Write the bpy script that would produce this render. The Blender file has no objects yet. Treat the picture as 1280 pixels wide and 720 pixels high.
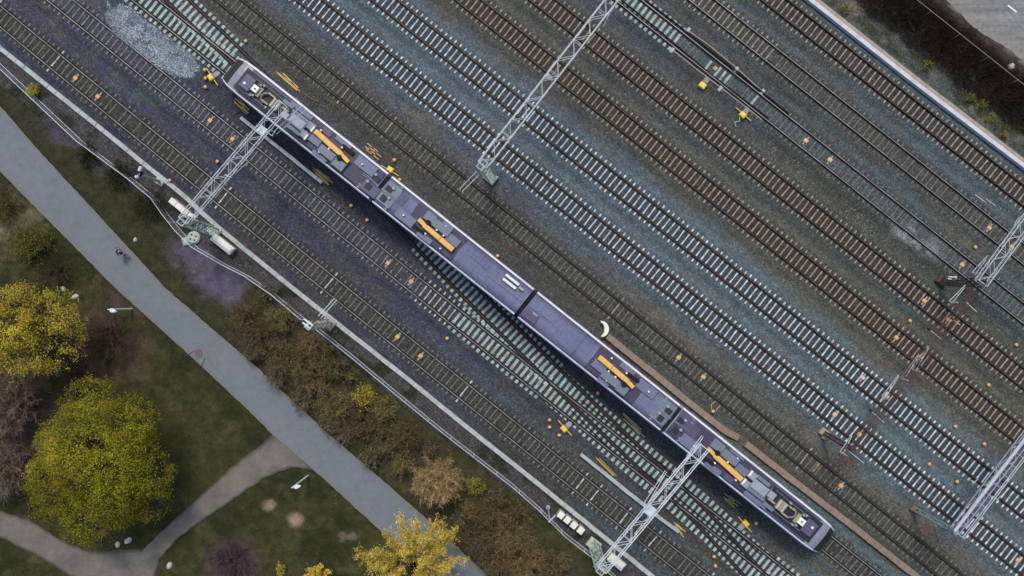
import bpy, math, random
import numpy as np
from mathutils import Vector, Matrix

random.seed(7)
RNG = np.random.default_rng(11)
scene = bpy.context.scene
COL = scene.collection
H = 78.0                # drone height above the rails
S = 12.8                # photograph pixels per metre on the ground
DX, DY = 0.783, 0.622   # direction of the tracks in the photograph (x right, y down)
rad = math.radians
SKY_STRENGTH, SUN_STRENGTH = 0.175, 2.3

def G(px, py, z=0.0):
    """survey point: photograph pixel -> world point at height z"""
    k = (H - z) / H / S
    return Vector(((px - 640.0) * k, (360.0 - py) * k, z))

def SN(px, py):
    return DX * px + DY * py, DY * px - DX * py
S0, N0 = SN(640, 360)
D3 = Vector((DX, -DY, 0)).normalized()     # along the tracks
N3 = Vector((DY, DX, 0)).normalized()      # across, towards the road
A3 = math.atan2(D3.y, D3.x)
def SNW(s, n, z=0.0):
    return D3 * ((s - S0) / S) + N3 * ((n - N0) / S) + Vector((0, 0, z))

# ------------------------------------------------------------------ noise in numpy
_tab = np.random.default_rng(3).random((256, 256))
def vnoise(x, y, scale, seed=0):
    x = np.asarray(x, float) * scale + seed * 17.3 + 1000
    y = np.asarray(y, float) * scale + seed * 31.7 + 1000
    xi = np.floor(x).astype(int); yi = np.floor(y).astype(int)
    fx = x - xi; fy = y - yi
    fx = fx * fx * (3 - 2 * fx); fy = fy * fy * (3 - 2 * fy)
    a = _tab[xi % 256, yi % 256]; b = _tab[(xi + 1) % 256, yi % 256]
    c = _tab[xi % 256, (yi + 1) % 256]; d = _tab[(xi + 1) % 256, (yi + 1) % 256]
    return (a * (1 - fx) + b * fx) * (1 - fy) + (c * (1 - fx) + d * fx) * fy
def fbm(x, y, scale, seed=0, octv=4):
    t = 0; w = 0.5; tot = 0
    for o in range(octv):
        t = t + w * vnoise(x, y, scale * 2 ** o, seed + o * 5); tot += w; w *= 0.55
    return t / tot
def sstep(a, b, x):
    t = np.clip((x - a) / (b - a), 0, 1)
    return t * t * (3 - 2 * t)
def mixc(c, c2, f):
    f = np.asarray(f)[..., None]
    return c * (1 - f) + np.asarray(c2) * f
def segdist(px, py, pts):
    """distance in photograph pixels from points to a polyline"""
    best = np.full(np.shape(px), 1e9)
    for (ax, ay), (bx, by) in zip(pts[:-1], pts[1:]):
        vx, vy = bx - ax, by - ay
        t = np.clip(((px - ax) * vx + (py - ay) * vy) / (vx * vx + vy * vy), 0, 1)
        best = np.minimum(best, np.hypot(px - ax - t * vx, py - ay - t * vy))
    return best
def inpoly(px, py, poly):
    px = np.asarray(px); py = np.asarray(py)
    r = np.zeros(px.shape, bool); j = len(poly) - 1
    for i in range(len(poly)):
        xi, yi = poly[i]; xj, yj = poly[j]
        c = ((yi > py) != (yj > py)) & (px < (xj - xi) * (py - yi) / ((yj - yi) or 1e-9) + xi)
        r ^= c; j = i
    return r

# ------------------------------------------------------------------ materials
def new_mat(name):
    m = bpy.data.materials.new(name); m.use_nodes = True
    nt = m.node_tree; nt.nodes.clear()
    out = nt.nodes.new('ShaderNodeOutputMaterial'); b = nt.nodes.new('ShaderNodeBsdfPrincipled')
    nt.links.new(b.outputs[0], out.inputs[0]); b.inputs['Specular IOR Level'].default_value = 0.12
    return m, nt, b
def math_node(nt, op, a, b=None):
    n = nt.nodes.new('ShaderNodeMath'); n.operation = op
    for i, v in enumerate((a, b)):
        if v is None: continue
        if isinstance(v, (int, float)): n.inputs[i].default_value = v
        else: nt.links.new(v, n.inputs[i])
    return n.outputs[0]
def mixrgb(nt, f, a, b, mode='MIX'):
    n = nt.nodes.new('ShaderNodeMix'); n.data_type = 'RGBA'; n.blend_type = mode
    for i, v in ((0, f), (6, a), (7, b)):
        if isinstance(v, (int, float)): n.inputs[i].default_value = v
        elif isinstance(v, (tuple, list)): n.inputs[i].default_value = (*v[:3], 1)
        else: nt.links.new(v, n.inputs[i])
    return n.outputs[2]
def pos_node(nt, world=True):
    if world: return nt.nodes.new('ShaderNodeNewGeometry').outputs['Position']
    return nt.nodes.new('ShaderNodeTexCoord').outputs['Object']
def noise_node(nt, vec, scale, detail=4, rough=0.6):
    n = nt.nodes.new('ShaderNodeTexNoise'); n.inputs['Scale'].default_value = scale
    n.inputs['Detail'].default_value = detail; n.inputs['Roughness'].default_value = rough
    nt.links.new(vec, n.inputs['Vector']); return n.outputs['Fac']
def ramp(nt, f, stops):
    r = nt.nodes.new('ShaderNodeValToRGB'); el = r.color_ramp.elements
    while len(el) < len(stops): el.new(0.5)
    for e, (p, c) in zip(el, stops):
        e.position = p
        e.color = (*c, 1) if isinstance(c, tuple) else (c, c, c, 1)
    nt.links.new(f, r.inputs[0]); return r.outputs[0]
def attr(nt, name, out='Color'):
    a = nt.nodes.new('ShaderNodeAttribute'); a.attribute_name = name; return a.outputs[out]
def bump(nt, b, h, strength, dist):
    n = nt.nodes.new('ShaderNodeBump'); n.inputs['Strength'].default_value = strength
    n.inputs['Distance'].default_value = dist
    nt.links.new(h, n.inputs['Height']); nt.links.new(n.outputs[0], b.inputs['Normal'])

def paint(name, col, rough=0.55, dirt=0.35, dcol=(0.05, 0.045, 0.04), scale=1.6, metal=0.0, world=True, lo=0.45, hi=0.75):
    """worn painted or bare surface: colour, blotchy dirt, fine grain"""
    m, nt, b = new_mat(name)
    p = pos_node(nt, world)
    f = ramp(nt, noise_node(nt, p, scale, 6, 0.65), [(lo, 0.0), (hi, 1.0)])
    f = math_node(nt, 'MULTIPLY', f, dirt)
    g = ramp(nt, noise_node(nt, p, scale * 9, 3), [(0.25, 0.82), (0.75, 1.12)])
    c = mixrgb(nt, f, col, dcol)
    c = mixrgb(nt, 1.0, c, g, 'MULTIPLY')
    nt.links.new(c, b.inputs['Base Color'])
    b.inputs['Roughness'].default_value = rough; b.inputs['Metallic'].default_value = metal
    b.inputs['Specular IOR Level'].default_value = 0.4 if rough < .65 else .15
    return m

M = {}
def build_materials():
    # ballast: painted tint per vertex times stones
    m, nt, b = new_mat('ballast_stones'); p = pos_node(nt)
    v = nt.nodes.new('ShaderNodeTexVoronoi'); v.inputs['Scale'].default_value = 15.0; nt.links.new(p, v.inputs['Vector'])
    v2 = nt.nodes.new('ShaderNodeTexVoronoi'); v2.inputs['Scale'].default_value = 5.0; nt.links.new(p, v2.inputs['Vector'])
    sep = nt.nodes.new('ShaderNodeSeparateColor'); nt.links.new(v.outputs['Color'], sep.inputs[0])
    sep2 = nt.nodes.new('ShaderNodeSeparateColor'); nt.links.new(v2.outputs['Color'], sep2.inputs[0])
    st = ramp(nt, sep.outputs[0], [(0.0, 0.55), (0.55, 0.95), (0.9, 1.35), (1.0, 2.0)])
    st2 = ramp(nt, sep2.outputs[1], [(0.0, 0.84), (0.7, 1.03), (1.0, 1.28)])
    hue = mixrgb(nt, sep.outputs[2], (1.08, 0.98, 0.9), (0.92, 1.02, 1.1))
    gap = ramp(nt, v.outputs['Distance'], [(0.25, 1.0), (0.75, 0.5)])
    c = mixrgb(nt, 1.0, attr(nt, 'col'), st, 'MULTIPLY'); c = mixrgb(nt, 1.0, c, st2, 'MULTIPLY')
    c = mixrgb(nt, 1.0, c, hue, 'MULTIPLY'); c = mixrgb(nt, 1.0, c, gap, 'MULTIPLY')
    nt.links.new(c, b.inputs['Base Color']); b.inputs['Roughness'].default_value = 0.9
    bump(nt, b, math_node(nt, 'MULTIPLY', v.outputs['Distance'], -1.0), 0.8, 0.05)
    M['ballast'] = m
    # turf / soil
    m, nt, b = new_mat('turf_soil'); p = pos_node(nt)
    n1 = ramp(nt, noise_node(nt, p, 1.1, 8, 0.7), [(0.3, 0.6), (0.7, 1.45)])
    n2 = ramp(nt, noise_node(nt, p, 9.0, 5, 0.75), [(0.3, 0.62), (0.72, 1.5)])
    c = mixrgb(nt, 1.0, attr(nt, 'col'), n1, 'MULTIPLY'); c = mixrgb(nt, 1.0, c, n2, 'MULTIPLY')
    nt.links.new(c, b.inputs['Base Color']); b.inputs['Roughness'].default_value = 0.95
    bump(nt, b, noise_node(nt, p, 7.0, 6, 0.7), 0.9, 0.12)
    M['turf'] = m
    # leaves and twigs: colour per vertex
    for nm, rough in (('leaf_mix', 0.6), ('twig_mix', 0.85), ('stone_mix', 0.9), ('blade_mix', 0.8)):
        m, nt, b = new_mat(nm); p = pos_node(nt)
        g = ramp(nt, noise_node(nt, p, 6.0, 2), [(0.3, 0.8), (0.7, 1.2)])
        c = mixrgb(nt, 1.0, attr(nt, 'col'), g, 'MULTIPLY')
        nt.links.new(c, b.inputs['Base Color']); b.inputs['Roughness'].default_value = rough
        b.inputs['Specular IOR Level'].default_value = 0.08
        M[nm] = m
    # asphalt path
    m, nt, b = new_mat('path_asphalt'); p = pos_node(nt)
    n1 = ramp(nt, noise_node(nt, p, 0.18, 6, 0.6), [(0.3, (0.125, 0.15, 0.158)), (0.5, (0.14, 0.157, 0.168)), (0.7, (0.15, 0.158, 0.182))])
    n2 = ramp(nt, noise_node(nt, p, 30.0, 3, 0.7), [(0.3, 0.86), (0.7, 1.13)])
    n3 = ramp(nt, noise_node(nt, p, 1.4, 8, 0.75), [(0.35, 0.9), (0.6, 1.03), (0.75, 1.1)])
    wv = nt.nodes.new('ShaderNodeTexNoise'); wv.inputs['Scale'].default_value = 1.2; wv.inputs['Detail'].default_value = 5; nt.links.new(p, wv.inputs['Vector'])
    vm = nt.nodes.new('ShaderNodeVectorMath'); vm.operation = 'MULTIPLY_ADD'; vm.inputs[1].default_value = (1.1, 1.1, 0); nt.links.new(wv.outputs['Color'], vm.inputs[0]); nt.links.new(p, vm.inputs[2])
    vc = nt.nodes.new('ShaderNodeTexVoronoi'); vc.feature = 'DISTANCE_TO_EDGE'; vc.inputs['Scale'].default_value = .22; nt.links.new(vm.outputs[0], vc.inputs['Vector'])
    crack = ramp(nt, vc.outputs['Distance'], [(0.0, 0.85), (0.006, 1.0)])
    stain = ramp(nt, noise_node(nt, p, .55, 7, .72), [(0.28, .8), (.42, 1.0), (.7, 1.05)])
    n1 = mixrgb(nt, 1.0, n1, crack, 'MULTIPLY'); n1 = mixrgb(nt, 1.0, n1, stain, 'MULTIPLY')
    # lighter, dusty edges come from the second attribute
    c = mixrgb(nt, attr(nt, 'edge', 'Fac'), n1, (0.15, 0.145, 0.13))
    c = mixrgb(nt, 1.0, c, n2, 'MULTIPLY'); c = mixrgb(nt, 1.0, c, n3, 'MULTIPLY')
    nt.links.new(c, b.inputs['Base Color']); b.inputs['Roughness'].default_value = 0.85
    bump(nt, b, noise_node(nt, p, 40, 2), 0.25, 0.01)
    M['path'] = m
    m, nt, b = new_mat('gravel_path_dust'); p = pos_node(nt)
    n1 = ramp(nt, noise_node(nt, p, 0.5, 7, 0.65), [(0.3, (0.085, 0.08, 0.072)), (0.5, (0.135, 0.123, 0.108)), (0.72, (0.19, 0.162, 0.135))])
    n2 = ramp(nt, noise_node(nt, p, 16.0, 4, 0.7), [(0.3, 0.75), (0.7, 1.22)])
    e = math_node(nt, 'MULTIPLY', attr(nt, 'edge', 'Fac'), 0.9)
    c = mixrgb(nt, 1.0, n1, n2, 'MULTIPLY'); c = mixrgb(nt, e, c, (0.035, 0.034, 0.02))
    nt.links.new(c, b.inputs['Base Color']); b.inputs['Roughness'].default_value = 0.95
    bump(nt, b, noise_node(nt, p, 18, 4), 0.5, 0.03)
    M['dustpath'] = m
    m, nt, b = new_mat('road_asphalt'); p = pos_node(nt)
    n1 = ramp(nt, noise_node(nt, p, 0.35, 7, 0.65), [(0.3, (0.15, 0.155, 0.155)), (0.6, (0.2, 0.205, 0.2)), (0.75, (0.24, 0.23, 0.21))])
    n2 = ramp(nt, noise_node(nt, p, 25.0, 3, 0.7), [(0.3, 0.86), (0.7, 1.13)])
    mp = nt.nodes.new('ShaderNodeMapping'); mp.inputs['Rotation'].default_value = (0, 0, -A3); mp.inputs['Scale'].default_value = (.05, 1.1, 1); nt.links.new(p, mp.inputs['Vector'])
    n3 = ramp(nt, noise_node(nt, mp.outputs[0], 1.3, 5, 0.7), [(0.3, 0.72), (0.5, 1.0), (0.7, 1.2)])
    n4 = ramp(nt, noise_node(nt, p, 2.4, 6, 0.7), [(0.32, 0.72), (0.5, 1.0), (0.7, 1.12)])
    c = mixrgb(nt, attr(nt, 'edge', 'Fac'), n1, (0.2, 0.19, 0.175)); c = mixrgb(nt, 1.0, c, n2, 'MULTIPLY')
    c = mixrgb(nt, 1.0, c, n3, 'MULTIPLY'); c = mixrgb(nt, 1.0, c, n4, 'MULTIPLY')
    nt.links.new(c, b.inputs['Base Color']); b.inputs['Roughness'].default_value = 0.85
    M['road'] = m
    # sleepers: worn concrete, rail seats stained, partly under stones
    for nm, col, dirt in (('white', (0.52, 0.57, 0.58), 0.22), ('beige', (0.31, 0.27, 0.225), 0.35), ('dull', (0.16, 0.165, 0.14), 0.75),
                          ('grey', (0.19, 0.2, 0.21), 0.55), ('teal', (0.33, 0.42, 0.395), 0.45), ('bright', (0.45, 0.47, 0.46), 0.3)):
        m, nt, b = new_mat('sleeper_concrete_' + nm); p = pos_node(nt)
        tone = ramp(nt, noise_node(nt, p, 1.9, 2), [(0.28, 0.58), (0.5, 0.95), (0.72, 1.25)])
        c = mixrgb(nt, 1.0, col, tone, 'MULTIPLY')
        hue = ramp(nt, noise_node(nt, p, 0.7, 3), [(0.35, (1.08, 0.96, 0.84)), (0.6, (0.96, 1.02, 1.03))])
        c = mixrgb(nt, 1.0, c, hue, 'MULTIPLY')
        f = ramp(nt, noise_node(nt, p, 5.5, 5, 0.75), [(0.42, 0.0), (0.66, 1.0)])
        c = mixrgb(nt, math_node(nt, 'MULTIPLY', f, dirt), c, (0.05, 0.052, 0.045))
        sp = ramp(nt, noise_node(nt, p, 9, 3, 0.7), [(0.35, 0.7), (0.55, 1.0)])
        c = mixrgb(nt, math_node(nt, 'MULTIPLY', attr(nt, 'seat', 'Fac'), sp), c, (0.034, 0.028, 0.024))
        nt.links.new(c, b.inputs['Base Color']); b.inputs['Roughness'].default_value = 0.9
        M['sl_' + nm] = m
    # rails
    m, nt, b = new_mat('rail_rust'); p = pos_node(nt)
    c = ramp(nt, noise_node(nt, p, 2.2, 5), [(0.35, (0.012, 0.010, 0.010)), (0.7, (0.026, 0.019, 0.016))])
    nt.links.new(c, b.inputs['Base Color']); b.inputs['Roughness'].default_value = 0.8; M['rail_rust'] = m; M['plate_dark'] = paint('oily_base_plate', (0.022, 0.02, 0.02), 0.8, 0.6, (0.06, 0.06, 0.058), 4.0, lo=.5, hi=.7)
    for nm, c0, c1 in (('rail_head_bright', (0.2, 0.2, 0.21), (0.38, 0.38, 0.4)), ('rail_head_dull', (0.05, 0.043, 0.038), (0.12, 0.1, 0.088))):
        m, nt, b = new_mat(nm); p = pos_node(nt)
        c = ramp(nt, noise_node(nt, p, 0.9, 5), [(0.35, c0), (0.7, c1)])
        nt.links.new(c, b.inputs['Base Color']); b.inputs['Roughness'].default_value = 0.45; b.inputs['Metallic'].default_value = 0.3; M[nm] = m
    M['galv'] = paint('galvanised_steel', (0.42, 0.45, 0.48), 0.5, 0.35, (0.18, 0.18, 0.19), 1.2)
    M['galv_light'] = paint('galvanised_steel_pale', (0.56, 0.6, 0.62), 0.5, 0.35, (0.25, 0.27, 0.28), 1.2)
    M['galv_blue'] = paint('weathered_zinc_plate', (0.3, 0.33, 0.4), 0.5, 0.4, (0.12, 0.12, 0.16), 0.9)
    M['mast_green'] = paint('weathered_mast_green', (0.33, 0.38, 0.34), 0.7, 0.5, (0.13, 0.13, 0.1), 2.5)
    M['mast_teal'] = paint('mast_teal', (0.24, 0.33, 0.33), 0.6, 0.4, (0.1, 0.12, 0.12), 2.0)
    M['rust'] = paint('rusty_steel', (0.06, 0.044, 0.038), 0.85, 0.6, (0.12, 0.1, 0.085), 3.0)
    M['rust_red'] = paint('red_rust_steel', (0.085, 0.052, 0.045), 0.85, 0.6, (0.09, 0.07, 0.06), 3.0)
    M['rust_orange'] = paint('orange_rust', (0.2, 0.1, 0.05), 0.85, 0.5, (0.08, 0.05, 0.04), 3.0)
    M['concrete'] = paint('trough_concrete', (0.36, 0.39, 0.385), 0.9, 0.5, (0.17, 0.18, 0.17), 0.8)
    M['concrete_white'] = paint('wall_limewash', (0.52, 0.52, 0.55), 0.85, 0.6, (0.26, 0.25, 0.26), 1.4)
    M['concrete_beige'] = paint('trough_beige', (0.33, 0.28, 0.22), 0.9, 0.55, (0.13, 0.12, 0.1), 1.5)
    M['concrete_brown'] = paint('trough_brown', (0.215, 0.165, 0.13), 0.9, 0.55, (0.11, 0.085, 0.07), 1.2)
    M['concrete_dark'] = paint('trough_shadow_gap', (0.02, 0.02, 0.02), 0.9, 0.2)
    M['cream'] = paint('cabinet_cream', (0.66, 0.66, 0.57), 0.5, 0.35, (0.4, 0.38, 0.3), 2.0)
    M['cream2'] = paint('cabinet_shade', (0.46, 0.45, 0.38), 0.6, 0.35, (0.3, 0.28, 0.22), 2.0)
    M['pale_green'] = paint('lichen_concrete', (0.38, 0.43, 0.36), 0.9, 0.5, (0.18, 0.2, 0.16), 3.5)
    M['orange'] = paint('signal_orange', (0.62, 0.33, 0.1), 0.5, 0.45, (0.36, 0.23, 0.12), 5.0)
    M['orange_pale'] = paint('faded_orange', (0.62, 0.40, 0.2), 0.6, 0.35, (0.36, 0.26, 0.16), 5.0)
    M['yellow'] = paint('machine_yellow', (0.72, 0.5, 0.07), 0.5, 0.35, (0.35, 0.25, 0.08), 5.0)
    M['yellow_dirty'] = paint('dirty_yellow', (0.4, 0.33, 0.08), 0.6, 0.5, (0.13, 0.12, 0.07), 7.0)
    M['rod_grey'] = paint('rod_grey', (0.3, 0.32, 0.3), 0.6, 0.4)
    M['plate_grey'] = paint('plate_grey', (0.26, 0.28, 0.28), 0.7, 0.45, (0.1, 0.1, 0.09), 5)
    M['black'] = paint('black_rubber', (0.012, 0.012, 0.013), 0.7, 0.2)
    M['lamp_white'] = paint('lamp_white', (0.56, 0.6, 0.6), 0.4, 0.2, (0.4, 0.4, 0.4))
    M['white_paint'] = paint('marking_white', (0.72, 0.72, 0.72), 0.7, 0.35, (0.3, 0.3, 0.3), 4)
    # train
    m, nt, b = new_mat('roof_lilac'); p = pos_node(nt, False)
    c = ramp(nt, noise_node(nt, p, 0.22, 5, 0.55), [(0.3, (0.098, 0.102, 0.175)), (0.5, (0.13, 0.142, 0.225)), (0.72, (0.142, 0.168, 0.238))])
    mp = nt.nodes.new('ShaderNodeMapping'); mp.inputs['Scale'].default_value = (0.25, 6.0, 1.0); nt.links.new(p, mp.inputs['Vector'])
    g = ramp(nt, noise_node(nt, mp.outputs[0], 1.0, 5, 0.7), [(0.3, 0.88), (0.7, 1.1)])
    g2 = ramp(nt, noise_node(nt, p, 3.5, 6, 0.75), [(0.3, 0.82), (0.62, 1.08)])
    sp = nt.nodes.new('ShaderNodeSeparateXYZ'); nt.links.new(p, sp.inputs[0])
    ay = math_node(nt, 'ABSOLUTE', sp.outputs['Y'])
    # roof sheets are joined by lateral seams every 2.4 m
    fr = math_node(nt, 'ABSOLUTE', math_node(nt, 'SUBTRACT', math_node(nt, 'FRACT', math_node(nt, 'DIVIDE', sp.outputs['X'], 2.4)), 0.5))
    seam = ramp(nt, fr, [(0.0, 0.72), (0.016, 1.0)])
    edge_tone = ramp(nt, math_node(nt, 'DIVIDE', ay, 1.4), [(0.55, 1.0), (0.95, 0.5)])  # roof colour darkens towards both long edges
    mp2 = nt.nodes.new('ShaderNodeMapping'); mp2.inputs['Scale'].default_value = (2.6, .35, 1.0); nt.links.new(p, mp2.inputs['Vector'])
    g3 = ramp(nt, noise_node(nt, mp2.outputs[0], 1.0, 6, 0.75), [(0.3, 0.78), (0.5, 1.0), (0.75, 1.08)])
    for k in (g, g2, g3, seam, edge_tone): c = mixrgb(nt, 1.0, c, k, 'MULTIPLY')
    nt.links.new(c, b.inputs['Base Color']); b.inputs['Roughness'].default_value = 0.5; M['roof'] = m
    M['roof_dark'] = paint('roof_gear_floor', (0.045, 0.04, 0.072), 0.6, 0.55, (0.02, 0.018, 0.03), 1.2, world=False)
    M['well'] = paint('roof_well_black', (0.014, 0.012, 0.02), 0.6, 0.3, (0.05, 0.045, 0.06), 2.0, world=False)
    M['train_white'] = paint('train_white', (0.68, 0.67, 0.71), 0.4, 0.5, (0.36, 0.33, 0.38), 1.1, world=False)
    M['train_green'] = paint('train_side_purple', (0.16, 0.1, 0.3), 0.35, 0.2, (0.1, 0.07, 0.15), world=False)
    M['nose'] = paint('train_nose_grey', (0.2, 0.21, 0.27), 0.45, 0.5, (0.15, 0.18, 0.15), 1.3, world=False)
    M['gear_blue'] = paint('gear_bluegrey', (0.125, 0.14, 0.21), 0.5, 0.4, (0.1, 0.1, 0.16), 2.2, world=False)
    M['gear_teal'] = paint('gear_tealgrey', (0.135, 0.16, 0.2), 0.5, 0.45, (0.1, 0.12, 0.11), 2.5, world=False)
    M['gear_light'] = paint('gear_lightgrey', (0.26, 0.295, 0.33), 0.5, 0.55, (0.15, 0.165, 0.175), 2.2, world=False)
    M['gear_purple'] = paint('gear_purple', (0.075, 0.066, 0.118), 0.5, 0.4, (0.05, 0.04, 0.09), 2.2, world=False)
    M['gear_white'] = paint('gear_white', (0.7, 0.72, 0.72), 0.45, 0.3, (0.45, 0.45, 0.42), 3, world=False)
    M['gear_cream'] = paint('gear_cream', (0.34, 0.34, 0.31), 0.5, 0.4, (0.4, 0.36, 0.25), 3, world=False)
    M['gear_orange'] = paint('gear_orange', (0.66, 0.375, 0.085), 0.45, 0.4, (0.42, 0.27, 0.1), 1.5, world=False)
    M['gear_yellow'] = paint('gear_yellow', (0.27, 0.24, 0.11), 0.5, 0.3, (0.4, 0.34, 0.16), 3, world=False)
    m, nt, b = new_mat('windscreen_glass'); p = pos_node(nt, False)
    c = ramp(nt, noise_node(nt, p, 1.4, 4), [(0.35, (0.012, 0.014, 0.013)), (0.7, (0.035, 0.042, 0.03))])
    nt.links.new(c, b.inputs['Base Color']); b.inputs['Roughness'].default_value = 0.4; b.inputs['Specular IOR Level'].default_value = 0.25; M['glass'] = m
    # people
    M['skin'] = paint('skin', (0.5, 0.3, 0.22), 0.6, 0.1, world=False)
    M['pink'] = paint('pink_jacket', (0.62, 0.1, 0.22), 0.7, 0.3, (0.35, 0.05, 0.12), 6, world=False)
    M['darkcloth'] = paint('dark_trousers', (0.03, 0.025, 0.035), 0.8, 0.3, world=False)
    M['hair'] = paint('hair_brown', (0.05, 0.03, 0.02), 0.7, 0.2, world=False)
    M['whitecloth'] = paint('white_helmet', (0.7, 0.66, 0.7), 0.5, 0.2, (0.4, 0.4, 0.4), 6, world=False)
    M['bark'] = paint('bark', (0.09, 0.07, 0.055), 0.9, 0.6, (0.03, 0.025, 0.02), 4)
    M['redpatch'] = paint('reddish_patch', (0.15, 0.085, 0.095), 0.9, 0.7, (0.11, 0.115, 0.12), 3.0, lo=0.4, hi=0.6)
    M['rock'] = paint('pale_boulder', (0.42, 0.4, 0.37), 0.9, 0.6, (0.18, 0.17, 0.15), 3.0)
    M['far'] = paint('far_ground', (0.04, 0.04, 0.028), 0.95, 0.6, (0.05, 0.04, 0.03), 0.05)
build_materials()

# ------------------------------------------------------------------ mesh helpers
def link(o, parent=None):
    COL.objects.link(o)
    if parent is not None: o.parent = parent
    return o
def mesh_np(name, verts, faces, mat, parent=None, smooth=False, cols=None, attrs=None):
    verts = np.asarray(verts, np.float32).reshape(-1, 3); faces = np.asarray(faces, np.int32)
    k = faces.shape[1]; nf = len(faces)
    me = bpy.data.meshes.new(name)
    me.vertices.add(len(verts)); me.vertices.foreach_set('co', verts.ravel())
    me.loops.add(nf * k); me.loops.foreach_set('vertex_index', faces.ravel())
    me.polygons.add(nf)
    me.polygons.foreach_set('loop_start', np.arange(0, nf * k, k, dtype=np.int32))
    if smooth: me.polygons.foreach_set('use_smooth', np.ones(nf, bool))
    me.update(calc_edges=True)
    if cols is not None:
        c = np.ones((len(verts), 4), np.float32); c[:, :3] = cols
        a = me.attributes.new('col', 'FLOAT_COLOR', 'POINT'); a.data.foreach_set('color', c.ravel())
    for an, av in (attrs or {}).items():
        a = me.attributes.new(an, 'FLOAT', 'POINT'); a.data.foreach_set('value', np.asarray(av, np.float32).ravel())
    me.materials.append(mat)
    return link(bpy.data.objects.new(name, me), parent)

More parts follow.
